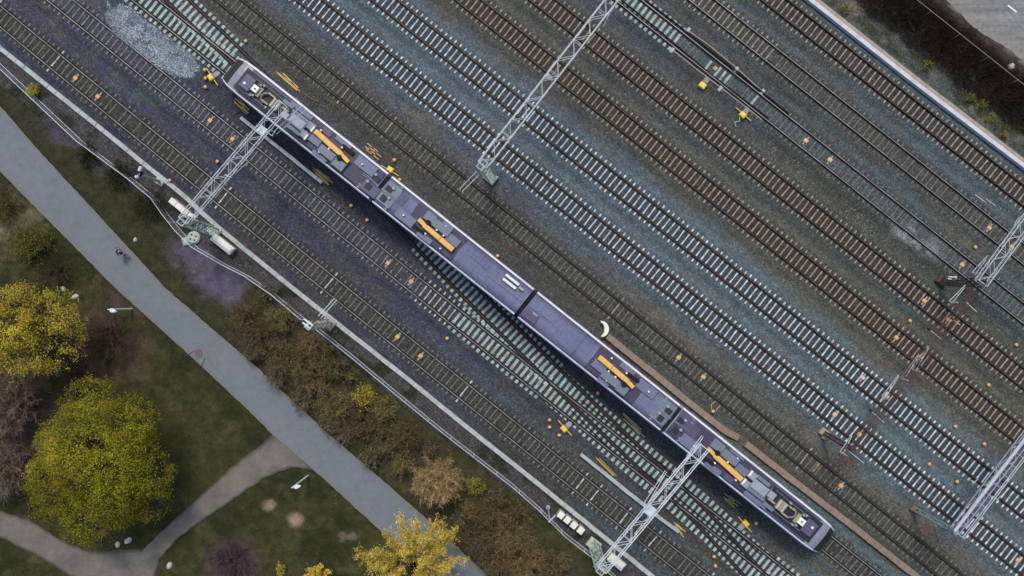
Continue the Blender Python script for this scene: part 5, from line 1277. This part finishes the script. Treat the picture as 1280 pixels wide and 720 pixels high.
def wander(p0, p1, n, amp):
    q = [Vector(p0) + (Vector(p1) - Vector(p0)) * (i / n) for i in range(n + 1)]
    for i in range(1, n): q[i] += Vector((random.gauss(0, amp), random.gauss(0, amp), random.gauss(0, amp * .6)))
    return q
def col_arr(c, n, lo, hi, hue=.08):
    return np.clip(np.array(c)[None] * RNG.uniform(lo, hi, (n, 1)) * RNG.uniform(1 - hue, 1 + hue, (n, 3)), .003, .9)

def leafy_tree(label, base, lobes, col, dark, nclump, per, clump_r, leaf, name='deciduous_tree', trunk_r=.28, gap=.36, twigcol=(.09, .07, .05), group=None, seed=1, bright=None):
    """lobes: (px, py, radius px, centre height, vertical radius) all in photograph pixels / metres"""
    b = G(*base); root = thing(name, (b.x, b.y, -.1), 0, label, 'tree', group); off = np.array([b.x, b.y, -.1])
    areas = np.array([l[2] ** 2 for l in lobes], float); cl = []; out = []
    for l, a in zip(lobes, areas / areas.sum()):
        c = G(l[0], l[1], l[3]); R = l[2] / S * (H - l[3]) / H; n = int(nclump * a)
        th = RNG.random(n) * 6.283; cz = RNG.uniform(-.35, 1.0, n); sr = np.sqrt(1 - cz ** 2); rr = 1 - np.abs(RNG.normal(0, .16, n)) + .04
        wob = .86 + .28 * fbm(np.cos(th) * 30 + l[0], np.sin(th) * 30 + l[1], 1 / 12., seed)
        cl.append(np.stack([c.x + R * sr * np.cos(th) * rr * wob, c.y + R * sr * np.sin(th) * rr * wob, c.z + l[4] * cz * rr], -1))
    cl = np.concatenate(cl)
    keep = fbm(cl[:, 0] * 10 + cl[:, 2] * 4, cl[:, 1] * 10 - cl[:, 2] * 3, 1 / 8., seed + 3) > gap; cl = cl[keep]
    tone = .45 + 1.1 * fbm(cl[:, 0] * 10, cl[:, 1] * 10, 1 / 15., seed + 5)
    C = np.repeat(cl, per, 0) + RNG.normal(0, 1, (len(cl) * per, 3)) * clump_r * np.array([1, 1, .7]); n = len(C)
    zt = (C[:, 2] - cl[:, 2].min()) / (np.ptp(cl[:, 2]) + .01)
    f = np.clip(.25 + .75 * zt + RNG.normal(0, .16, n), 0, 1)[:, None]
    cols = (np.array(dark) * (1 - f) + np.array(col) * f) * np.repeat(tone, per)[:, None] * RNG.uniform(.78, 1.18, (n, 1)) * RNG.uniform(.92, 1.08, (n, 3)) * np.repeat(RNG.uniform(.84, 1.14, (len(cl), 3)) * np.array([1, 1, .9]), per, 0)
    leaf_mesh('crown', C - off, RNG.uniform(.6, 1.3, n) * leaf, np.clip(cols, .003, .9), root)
    zc = np.mean([l[3] for l in lobes]); fork = Vector((0, 0, max(1.2, zc * .38))); mb = MB()
    mb.tube(wander((0, 0, -.1), fork, 3, .06), [trunk_r * 1.25, trunk_r, trunk_r * .9, trunk_r * .85], 8)
    P0 = []; P1 = []
    for l in lobes:
        c = G(l[0], l[1], l[3]) - Vector(off); R = l[2] / S
        for k in range(7):
            a = random.random() * 6.283; e = c + Vector((math.cos(a) * R * .75, math.sin(a) * R * .75, l[4] * random.uniform(0, .6)))
            q = wander(fork, e, 4, .22); mb.tube(q, [trunk_r * .5, trunk_r * .36, trunk_r * .25, trunk_r * .16, .02], 5)
            for m_ in range(7):
                j = random.randint(1, 4); s0 = q[j]; P0.append(tuple(s0)); P1.append(tuple(s0 + Vector((random.gauss(0, .9), random.gauss(0, .9), random.uniform(-.1, .9)))))
    mb.build('trunk', M['bark'], root, True)
    idx = RNG.choice(len(cl), min(len(cl), 260), False)
    for i in idx:
        e = cl[i] - off; c = np.array(fork); P0.append(tuple(c + (e - c) * .62 + RNG.normal(0, .15, 3))); P1.append(tuple(e))
    twig_mesh('twigs', P0, P1, .03, .008, col_arr(twigcol, len(P0), .7, 1.4), root)
    return root

def bare_bush(label, q, rpx, h, col, stems=60, per=14, cat='bush', group=None, name='bare_bush', leaf=None, nleaf=0, th=.014, ell=1.0, dome=True, zb=-.1, tint=None):
    """leafless, twiggy bush; optional thin sprinkling of young leaves"""
    zc = h * .6; b = G(q[0], q[1], zc); root = thing(name, (b.x, b.y, zb), 0, label, cat, group); R = rpx / S * (H - zc) / H
    P0 = []; P1 = []; R0 = []; R1 = []; ends = []
    for i in range(stems):
        a = random.random() * 6.283; rho = math.sqrt(random.random()) * R * random.uniform(.75, 1.12); rim = .82 + .36 * float(vnoise(math.cos(a) * 9 + q[0], math.sin(a) * 9 + q[1], .3, 4)); rho *= rim
        e = Vector((math.cos(a) * rho, math.sin(a) * rho * ell, h * math.sqrt(max(.05, 1 - (rho / (R * 1.3)) ** 2)) * random.uniform(.75, 1.1)))
        s = Vector((random.gauss(0, R * .14), random.gauss(0, R * .14), 0)); m1 = s.lerp(e, .45) + Vector((random.gauss(0, R * .05), random.gauss(0, R * .05), h * .12)); pts = [s, m1, e]
        for j in range(2): P0.append(tuple(pts[j])); P1.append(tuple(pts[j + 1])); R0.append(th * (2.2 - j)); R1.append(th * (1.3 - j * .8))
        for k in range(per):
            t = random.uniform(.25, 1.0); p = m1.lerp(e, (t - .25) / .75); d = (e - m1).normalized() * .6 + Vector((random.gauss(0, .6), random.gauss(0, .6), random.uniform(-.1, .7)))
            l = R * random.uniform(.12, .34); p2 = p + d.normalized() * l; P0.append(tuple(p)); P1.append(tuple(p2)); R0.append(th * .9); R1.append(th * .35); ends.append(p2)
    n = len(P0); C = col_arr(col, n, .5, 1.6, .1); hh = np.array(P1)[:, 2] / h; C = np.clip(C * (.3 + .95 * np.clip(hh, 0, 1.1))[:, None], .003, .9)  # twigs painted darker towards the base, shading put into their colour
    if tint is not None:
        f = (RNG.random(n) < tint[1])[:, None]; C = np.where(f, col_arr(tint[0], n, .7, 1.3), C)
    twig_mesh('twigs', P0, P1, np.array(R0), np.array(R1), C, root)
    if leaf is not None:
        E = np.array([tuple(ends[random.randrange(len(ends))]) for _ in range(nleaf)]) + RNG.normal(0, .09, (nleaf, 3))
        leaf_mesh('foliage', E, RNG.uniform(.035, .085, nleaf), col_arr(leaf, nleaf, .5, 1.5), root)
    return root

# the big trees of the park
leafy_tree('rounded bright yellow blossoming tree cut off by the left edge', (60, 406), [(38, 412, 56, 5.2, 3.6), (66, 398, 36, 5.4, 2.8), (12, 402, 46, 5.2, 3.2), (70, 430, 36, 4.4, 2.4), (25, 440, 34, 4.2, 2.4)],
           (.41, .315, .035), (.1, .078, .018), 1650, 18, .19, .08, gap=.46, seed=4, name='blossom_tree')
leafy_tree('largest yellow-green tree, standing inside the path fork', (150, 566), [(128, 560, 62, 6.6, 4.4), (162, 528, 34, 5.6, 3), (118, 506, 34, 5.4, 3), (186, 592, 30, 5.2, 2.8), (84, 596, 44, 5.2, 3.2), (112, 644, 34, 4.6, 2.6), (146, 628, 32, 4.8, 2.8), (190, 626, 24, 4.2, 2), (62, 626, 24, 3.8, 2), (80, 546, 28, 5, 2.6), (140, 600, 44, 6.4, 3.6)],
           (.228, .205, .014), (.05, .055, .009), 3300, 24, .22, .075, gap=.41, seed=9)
# open yellow tree over the footpath: visible branches, sprays of blossom
def spray_tree(label, base, limbs, col, name='blossom_tree', nspray=26, per=46, z=5.0, spread=.55, lf=.075):
    b = G(*base); root = thing(name, (b.x, b.y, -.1), 0, label, 'tree', 'open yellow trees at the bottom edge'); off = Vector((b.x, b.y, -.1)); mb = MB(); L = []; P0 = []; P1 = []
    fork = Vector((0, 0, 1.5)); mb.tube([(0, 0, -.1), (.03, 0, .7), fork], [.2, .16, .14], 8)
    for (x, y, zz) in limbs:
        e = G(x, y, zz) - off; q = wander(fork, e, 5, .16); mb.tube(q, [.09, .07, .055, .04, .03, .012], 5)
        for k in range(nspray):
            t = random.uniform(.4, 1.0); i = min(4, int(t * 5)); p = q[i].lerp(q[i + 1], t * 5 - i); a = (e - fork).normalized()
            d = (a * .8 + Vector((random.gauss(0, .6), random.gauss(0, .6), random.uniform(-.2, .5)))).normalized(); l = random.uniform(.35, 1.15) * spread * 1.6; p2 = p + d * l
            P0.append(tuple(p)); P1.append(tuple(p2)); tt = RNG.random(per) ** .7
            L.append(np.array(p)[None] * (1 - tt)[:, None] + np.array(p2)[None] * tt[:, None] + RNG.normal(0, .1, (per, 3)))
    L = np.concatenate(L); n = len(L); f = fbm(L[:, 0] * 12 + x, L[:, 1] * 12, 1 / 9., 91)[:, None]
    mb.build('trunk', M['bark'], root, True); twig_mesh('twigs', P0, P1, .02, .006, col_arr((.16, .12, .05), len(P0), .7, 1.3), root)
    leaf_mesh('crown', L, RNG.uniform(.55, 1.3, n) * lf, np.clip(np.array(col) * (.5 + f) * RNG.uniform(.6, 1.35, (n, 1)), .003, .9), root); return root
spray_tree('open-branched yellow blossoming tree leaning over the footpath at the bottom', (520, 700), [(500, 650, 6.2), (520, 658, 6.6), (486, 668, 5.6), (470, 688, 5), (462, 708, 4.8), (450, 690, 4.4), (530, 672, 6.6), (505, 690, 6.4), (535, 700, 6.2), (556, 668, 5.6), (552, 690, 5.8), (568, 664, 5.0), (560, 712, 5.2), (576, 700, 4.6), (488, 722, 5.2), (525, 726, 5.6), (548, 650, 5.0), (476, 728, 4.6), (510, 672, 6.4), (538, 730, 5.4), (570, 728, 4.6)], (.52, .39, .065), nspray=64, per=30, spread=.66, lf=.056)
spray_tree('small yellow blossoming tree at the bottom edge, left of the larger yellow tree', (398, 722), [(388, 712, 3.2), (400, 708, 3.4), (410, 714, 3.1), (382, 720, 2.8), (405, 724, 3), (394, 730, 3)], (.55, .38, .05), nspray=14, per=36, spread=.32)
bare_bush('tiny yellow-green shrub beside the small yellow tree at the bottom edge', (351, 712), 8, 1.2, (.06, .05, .03), 20, 6, 'shrub', leaf=(.3, .26, .03), nleaf=420, name='young_shrub')
# bare trees
bare_bush('grey-brown leafless tree at the left edge, upper of two below the yellow tree', (8, 505), 44, 5.0, (.2, .145, .115), 170, 26, 'tree', 'bare trees at the left edge', 'bare_tree', th=.02)
bare_bush('grey-brown leafless tree at the left edge, lower one above the gravel path', (2, 585), 44, 4.6, (.2, .145, .115), 170, 26, 'tree', 'bare trees at the left edge', 'bare_tree', th=.02)
bare_bush('dark reddish-brown thicket between yellow tree and white lamp', (132, 420), 38, 2.2, (.075, .048, .036), 90, 16, name='thicket')
bare_bush('dark brown thicket above the green tree and below the yellow tree', (98, 470), 28, 1.8, (.06, .04, .03), 70, 14, name='thicket')
bare_bush('rounded beige leafless tree by the fence with yellow tips', (546, 600), 33, 4.6, (.36, .27, .15), 190, 30, 'tree', None, 'bare_tree', th=.017, leaf=(.3, .2, .025), nleaf=700, tint=((.28, .2, .04), .22))
bare_bush('purplish brown leafless shrub at the bottom edge in the grass', (290, 704), 31, 1.6, (.085, .056, .062), 110, 18, 'shrub', None, 'bare_shrub')
bare_bush('fresh yellow-green shrub touching the rounded beige tree', (594, 607), 14, 1.8, (.08, .07, .03), 40, 9, 'shrub', leaf=(.19, .19, .03), nleaf=900, name='young_shrub')
bare_bush('bright yellow-green shrub among the brown bushes along the footpath', (453, 496), 17, 1.9, (.09, .075, .03), 46, 9, 'shrub', leaf=(.33, .27, .03), nleaf=1150, name='young_shrub')
bare_bush('small olive-yellow shrub close below the single pale mast', (411, 437), 8, 1.4, (.08, .07, .03), 24, 8, 'shrub', leaf=(.17, .15, .03), nleaf=300, name='young_shrub')
bare_bush('small olive-yellow shrub between pale mast and bright shrub', (441, 470), 9, 1.2, (.08, .07, .03), 24, 8, 'shrub', leaf=(.15, .135, .025), nleaf=280, name='young_shrub')
bare_bush('yellow-green weed growing through the upper-left fence', (41, 113), 9, 1.0, (.1, .1, .03), 26, 8, 'weed', leaf=(.3, .27, .03), nleaf=620, name='weed')
bare_bush('olive bush between the gravel trace and the yellow tree', (38, 306), 30, 1.6, (.085, .075, .028), 90, 15, leaf=(.11, .1, .018), nleaf=2600)
bare_bush('olive-brown bush at the left edge above the olive bush', (8, 262), 22, 1.2, (.08, .065, .03), 50, 12, leaf=(.08, .075, .02), nleaf=700)
bare_bush('dark brown low bush between olive bush and yellow tree', (70, 338), 26, 1.1, (.06, .045, .028), 60, 12)
bare_bush('pinkish dry shrub at the left edge beside the footpath corner', (2, 240), 10, .8, (.13, .1, .08), 26, 8, 'shrub', name='bare_shrub')
for q, r, lb in (((150, 216), 22, 'dark mossy bush by the fence, upper one left of the signal post'), ((186, 252), 24, 'dark mossy bush by the fence, lower one near the cabinets'), ((108, 190), 16, 'small dark mossy bush on the verge near the upper-left path')):
    bare_bush(lb, q, r, 1.1, (.034, .03, .018), 60, 12, 'bush', 'dark mossy bushes on the verge', leaf=(.03, .035, .012), nleaf=900)
BR2 = [((316, 440, 16), 'small grey-brown bush at the path edge, fourth bush from the purple cinders'), ((345, 472, 18), 'grey-brown bush at the path edge below the large rust-brown bush'), ((376, 500, 18), 'grey-brown bush at the path edge left of the bright yellow-green shrub'), ((430, 540, 20), 'grey-brown bush at the path edge, well below the bright yellow-green shrub'), ((408, 530, 14), 'little grey-brown bush on the path edge left of the wide brown bush'),
 ((462, 572, 16), 'grey-brown bush on the path edge, two bushes above the rounded beige tree'), ((335, 365, 15), 'olive-grey bush against the fence, uppermost of the footpath strip'), ((400, 448, 16), 'olive-grey bush between single mast and bright yellow-green shrub'), ((470, 528, 16), 'olive-grey bush at the fence side, right of the wide brown bush'), ((500, 536, 14), 'olive-grey bush at the fence, nearest above the rounded beige tree'),
 ((536, 560, 12), 'tiny olive-grey bush touching the top of the rounded beige tree'), ((576, 648, 14), 'olive-grey bush directly right of the open yellow tree top'), ((620, 618, 14), 'olive-grey bush between the fresh green shrub and the fence'), ((655, 672, 18), 'olive-grey bush in the middle of the brown thicket left of the white cabinets'), ((700, 700, 16), 'olive-grey bush against the fence below the white cabinets'), ((648, 712, 22), 'olive-grey bush at the bottom edge, middle of the brown thicket'), ((610, 700, 18), 'olive-grey bush beside the footpath at the bottom edge')]
for (x_, y_, r_), lb in BR2:
    w = random.random(); bare_bush(lb, (x_, y_), r_, .9 + r_ * .03, (.14 + .05 * w, .118 + .04 * w, .075 + .02 * w), int(24 + r_ * 1.7), 15, 'bush', 'grey-brown bushes of the footpath strip', leaf=(.07, .068, .03), nleaf=int(r_ * 12))
BR = [(303, 392, 22), (326, 420, 27), (352, 398, 22), (358, 446, 30), (385, 428, 20), (392, 474, 28), (420, 458, 18), (420, 506, 30), (452, 530, 26), (478, 510, 20), (482, 552, 26), (512, 542, 20), (505, 580, 18), (612, 640, 26), (596, 676, 26), (636, 668, 30), (660, 700, 30), (628, 706, 26), (690, 714, 24), (600, 640, 16), (585, 636, 14), (655, 640, 18)]
BL = ['uppermost brown bush of the strip along the footpath, near the purple cinders', 'brown bush of the footpath strip beside the path edge, second from the top', 'brown bush just left of the single pale mast', 'large rust-brown bush below the single pale mast, at the path edge',
      'smaller brown bush directly below the single pale mast', 'brown bush left of the bright yellow-green shrub, at the path edge', 'olive-brown bush above the bright yellow-green shrub by the fence', 'wide brown bush below the bright yellow-green shrub', 'dark brown bush halfway between bright shrub and rounded beige tree',
      'brown bush right of the bright shrub, against the fence', 'dark bush on the path edge, upper left of the rounded beige tree', 'small brown bush above the rounded beige tree by the fence', 'small dark bush left of the rounded beige tree', 'brown bush below the fresh yellow-green shrub', 'brown bush right of the open yellow tree at the path edge',
      'reddish-brown bush left of the four white cabinets', 'brown bush at the bottom edge left of the bottom gantry', 'brown bush at the bottom edge by the footpath end', 'dark brown bush closest to the bottom gantry foot', 'little brown bush just under the rounded beige tree', 'little brown bush between open yellow tree and rounded beige tree', 'brown bush against the fence next to the thin post']
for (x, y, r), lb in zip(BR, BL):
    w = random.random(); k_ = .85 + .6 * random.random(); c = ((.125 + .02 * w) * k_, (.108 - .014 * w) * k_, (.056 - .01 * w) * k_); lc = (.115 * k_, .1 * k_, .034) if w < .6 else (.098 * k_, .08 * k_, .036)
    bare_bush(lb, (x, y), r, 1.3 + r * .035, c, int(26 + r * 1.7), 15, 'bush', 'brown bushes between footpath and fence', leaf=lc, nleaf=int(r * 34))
for q, r, lb in (((1160, 81), 7, 'yellow-green weed on gravel, farthest left along the dark hedge'), ((1213, 122), 7, 'low yellow weed on gravel in the middle beside the dark hedge'), ((1226, 130), 7, 'olive weed on gravel just right of the middle weed'), ((1238, 147), 6, 'greenish weed on gravel near the right end of the white wall'), ((1257, 169), 6, 'orange-brown weed on gravel at the right end of the hedge edge'), ((1055, 12), 9, 'olive weed on gravel at the top by the low wall')):
    bare_bush(lb, q, r, .5, (.09, .08, .03), 20, 7, 'weed', 'weeds along the dark hedge', 'weed', leaf=(.2, .14, .03) if 'orange' in lb else (.15, .15, .03), nleaf=180)
def litter():
    n = 9000; px = RNG.uniform(-20, 760, n); py = RNG.uniform(180, 740, n); s, nn = SN(px, py)
    d = np.full(n, 1e9)
    for q, r in (((40, 410), 90), ((130, 575), 110), ((520, 690), 90), ((400, 715), 40)): d = np.minimum(d, np.hypot(px - q[0], py - q[1]) / r)
    d = np.minimum(d, segdist(px, py, [(300, 385), (400, 480), (500, 555), (620, 670), (700, 740)]) / 46)
    ok = (nn < -66) & (RNG.random(n) < sstep(1.15, .55, d)); inp = inpoly(px, py, MAIN_LO + MAIN_UP[::-1]); ok &= ~inp | (RNG.random(n) < .22)
    px, py, inp = px[ok], py[ok], inp[ok]; m = len(px); C = np.stack([(px - 640) / S, (360 - py) / S, np.where(inp, .02, .0)], -1)
    w = RNG.random((m, 1)); c = (np.array([.2, .15, .04]) * w + np.array([.085, .06, .035]) * (1 - w)) * RNG.uniform(.6, 1.2, (m, 1))
    o = leaf_mesh('fallen_leaves', C, RNG.uniform(.03, .07, m), c, None, 2.5); tag(o, kind='stuff')
litter()
# dark leafless hedge between yard and road
def hedge():
    n = 30000; s = RNG.uniform(690, 1300, n); edge = 665 + 9 * (fbm(s, 0 * s, 1 / 40., 95) - .5) * 2.6; edge2 = 724 + 5 * (fbm(s, 0 * s + 50, 1 / 14., 96) - .5) * 2
    nn = edge + (edge2 - edge) * RNG.random(n); u = (s - S0) / S; v = (nn - N0) / S
    k = np.minimum(nn - edge, edge2 - nn); h = RNG.uniform(.5, 1.5, n) * np.clip(k / 16, .25, 1)
    P0 = np.stack([D3.x * u + N3.x * v, D3.y * u + N3.y * v, np.full(n, -.1)], -1) ; z0 = RNG.uniform(.1, .7, n) * h
    P0[:, 2] += z0; P1 = P0 + np.stack([RNG.normal(0, .28, n), RNG.normal(0, .28, n), h * .7], -1)
    f = fbm(s, nn, 1 / 16., 97)[:, None]; red = fbm(s, nn, 1 / 45., 98)[:, None]
    C = (np.array([.05, .031, .024]) * (1 - red) + np.array([.045, .038, .03]) * red) * (.5 + f) * RNG.uniform(.5, 1.7, (n, 1))
    o = twig_mesh('hedge', P0, P1, .024, .008, C); tag(o, 'dense dark brown leafless hedge between the gravel and the road', 'hedge')
hedge()

# ------------------------------------------------------------------ the cyclist on the footpath
cq = G(156, 316); HEAD = A3
bike = thing('bicycle', (cq.x, cq.y, .006), HEAD, 'dark bicycle ridden along the grey footpath', 'bicycle')
for x in (-.52, .52):
    mb = MB(); n = 20; mb.tube([(x + .33 * math.cos(2 * math.pi * k / n), 0, .345 + .33 * math.sin(2 * math.pi * k / n)) for k in range(n + 1)], .022, 6, M['black'])
    for k in range(10):
        a = math.pi * 2 * k / 10; mb.bar((x, 0, .345), (x + .32 * math.cos(a), 0, .345 + .32 * math.sin(a)), .004, 3, mat=M['galv'])
    mb.bar((x, -.05, .345), (x, .05, .345), .03, 8, mat=M['galv']); mb.build('wheel', None, bike)
mb = MB()
for a, b in (((-.52, .0, .345), (0, 0, .3)), ((0, 0, .3), (-.17, 0, .86)), ((-.52, 0, .345), (-.14, 0, .76)), ((0, 0, .3), (.36, 0, .82)), ((-.14, 0, .78), (.35, 0, .88)), ((.52, 0, .345), (.33, 0, .98))): mb.bar(a, b, .02, 6)
mb.build('frame', M['darkcloth'], bike)
mb = MB(); mb.tube([(.27, -.29, 1.02), (.38, -.2, 1.04), (.36, 0, 1.02), (.38, .2, 1.04), (.27, .29, 1.02)], .016, 6); mb.build('handlebar', M['galv_light'], bike)
mb = MB(); mb.box((-.19, 0, .9), (.27, .15, .06), 0, None, .025, .8); mb.build('saddle', M['black'], bike)
mb = MB(); mb.bar((0, -.1, .3), (0, .1, .3), .05, 10); mb.bar((0, .1, .3), (.06, .13, .46), .012, 4); mb.bar((0, -.1, .3), (-.06, -.13, .14), .012, 4); mb.box((.06, .17, .46), (.1, .09, .02)); mb.box((-.06, -.17, .14), (.1, .09, .02)); mb.build('crank', M['plate_grey'], bike)
def skin_body(chains, parent, name):
    """chains: lists of (point, radius) sharing joints by position; grown into one surface"""
    me = bpy.data.meshes.new(name); V = []; E = []; R = []; key = {}
    for ch in chains:
        prev = None
        for p, r in ch:
            k = tuple(round(c, 4) for c in p)
            if k not in key: key[k] = len(V); V.append(p); R.append(r)
            i = key[k]
            if prev is not None: E.append((prev, i))
            prev = i
    me.from_pydata(V, E, []); o = link(bpy.data.objects.new(name, me)); m = o.modifiers.new('skin', 'SKIN')
    lay = me.skin_vertices[0].data
    for i, r in enumerate(R): lay[i].radius = (r, r)
    lay[0].use_root = True
    s = o.modifiers.new('sub', 'SUBSURF'); s.levels = 2; s.render_levels = 2
    dg = bpy.context.evaluated_depsgraph_get(); me2 = bpy.data.meshes.new_from_object(o.evaluated_get(dg)); bpy.data.objects.remove(o)
    o2 = link(bpy.data.objects.new(name, me2), parent); me2.polygons.foreach_set('use_smooth', [True] * len(me2.polygons)); return o2
rider = thing('person', (cq.x, cq.y, .006), HEAD, 'cyclist in a pink top and dark trousers riding on the footpath', 'person')
pel = (-.17, 0, 1.0); wa = (-.1, 0, 1.16); ch_ = (.03, 0, 1.36); nk = (.12, 0, 1.5); hd0 = (.16, 0, 1.57); hd1 = (.2, 0, 1.67); hd2 = (.22, 0, 1.76)
body = [[(pel, .13), (wa, .115), (ch_, .135), (nk, .058), (hd0, .062), (hd1, .088), (hd2, .07)]]
for sd in (-1, 1):
    up = sd > 0
    body.append([(ch_, .135), ((.06, sd * .17, 1.41), .07), ((.16, sd * .24, 1.22), .046), ((.27, sd * .255, 1.09), .034), ((.3, sd * .26, 1.062), .026)])
    knee = (.2, sd * .12, .9 if up else .66); ft = (.0 if up else -.12, sd * .15, .54 if up else .22)
    body.append([(pel, .13), ((-.13, sd * .1, .97), .1), (knee, .062), (ft, .042), ((ft[0] + .04, sd * .16, ft[2] - .045), .04), ((ft[0] + .15, sd * .17, ft[2] - .055), .03)])
    for f in range(4):   # fingers closed round the grip
        y = sd * (.225 + f * .022)
        body.append([((.3, sd * .26, 1.062), .026), ((.325, y, 1.055), .011), ((.345, y, 1.03), .009), ((.33, y, 1.01), .008)])
    body.append([((.3, sd * .26, 1.062), .026), ((.315, sd * .215, 1.05), .011), ((.32, sd * .2, 1.025), .009)])
body_o = skin_body(body, rider, 'body')
for m_ in ('skin', 'pink', 'darkcloth', 'black'): body_o.data.materials.append(M[m_])
mi = []
for p in body_o.data.polygons:
    c = p.center
    if c.z > 1.5 and c.x > .07 and abs(c.y) < .12: k = 0
    elif c.x > .25 and c.z > .98: k = 0
    elif c.z > 1.02: k = 1
    elif c.z < .25 and c.y < 0 or (c.z < .55 and c.y > 0 and c.x > -.03): k = 3
    else: k = 2
    mi.append(k)
body_o.data.polygons.foreach_set('material_index', mi)
mb = MB(); mb.lathe((.19, 0, 1.7), [(.104, -.03), (.106, .03), (.085, .085), (.045, .115), (.01, .122)], 16); mb.build('hair', M['hair'], rider, True)
mb = MB()
for sd in (-1, 1):
    mb.lathe((.283, sd * .033, 1.675), [(.004, -.011), (.012, 0), (.004, .011)], 8, M['black'])
    mb.box((.195, sd * .098, 1.66), (.035, .02, .055), 0, M['skin'], .009)
mb.box((.302, 0, 1.65), (.035, .026, .045), 0, M['skin'], .01, .6); mb.box((.287, 0, 1.615), (.014, .05, .012), 0, M['pink'], .004)
mb.build('face', None, rider)
mb = MB(); mb.box((-.06, .0, 1.33), (.17, .26, .34), 0, None, .06); o = mb.build('backpack', M['darkcloth'], rider); o.rotation_euler = (0, .35, 0); o.location = (-.52, 0, .1)

# ------------------------------------------------------------------ light, sky, camera
w = bpy.data.worlds.new('World'); scene.world = w; w.use_nodes = True; nt = w.node_tree; nt.nodes.clear()
sky = nt.nodes.new('ShaderNodeTexSky'); sky.sky_type = 'NISHITA'; sky.sun_disc = False
EL, AZ = 57.0, 352.0      # sun height, compass azimuth (north = up in the photograph)
sky.sun_elevation = rad(EL); sky.sun_rotation = rad(AZ); sky.air_density = 1.0; sky.dust_density = 3.0; sky.ozone_density = 1.0
bg = nt.nodes.new('ShaderNodeBackground'); bg.inputs['Strength'].default_value = SKY_STRENGTH
out = nt.nodes.new('ShaderNodeOutputWorld'); nt.links.new(sky.outputs[0], bg.inputs[0]); nt.links.new(bg.outputs[0], out.inputs[0])
ld = bpy.data.lights.new('sun', 'SUN'); ld.energy = SUN_STRENGTH; ld.angle = rad(13); ld.color = (1.0, .96, .9)
so = link(bpy.data.objects.new('sun', ld)); dirv = Vector((math.sin(rad(AZ)) * math.cos(rad(EL)), math.cos(rad(AZ)) * math.cos(rad(EL)), math.sin(rad(EL))))
so.rotation_euler = dirv.to_track_quat('Z', 'Y').to_euler(); so.location = dirv * 60
cd = bpy.data.cameras.new('camera'); cd.sensor_width = 36.0; cd.lens = 36.0 * H / (1280 / S); cd.clip_end = 6000; cd.clip_start = .5
co = link(bpy.data.objects.new('camera', cd)); co.location = (0, 0, H); co.rotation_euler = (0, 0, 0); scene.camera = co
scene.view_settings.view_transform = 'Standard'; scene.view_settings.look = 'None'; scene.view_settings.exposure = 0; scene.view_settings.gamma = 1
scene.cycles.max_bounces = 5
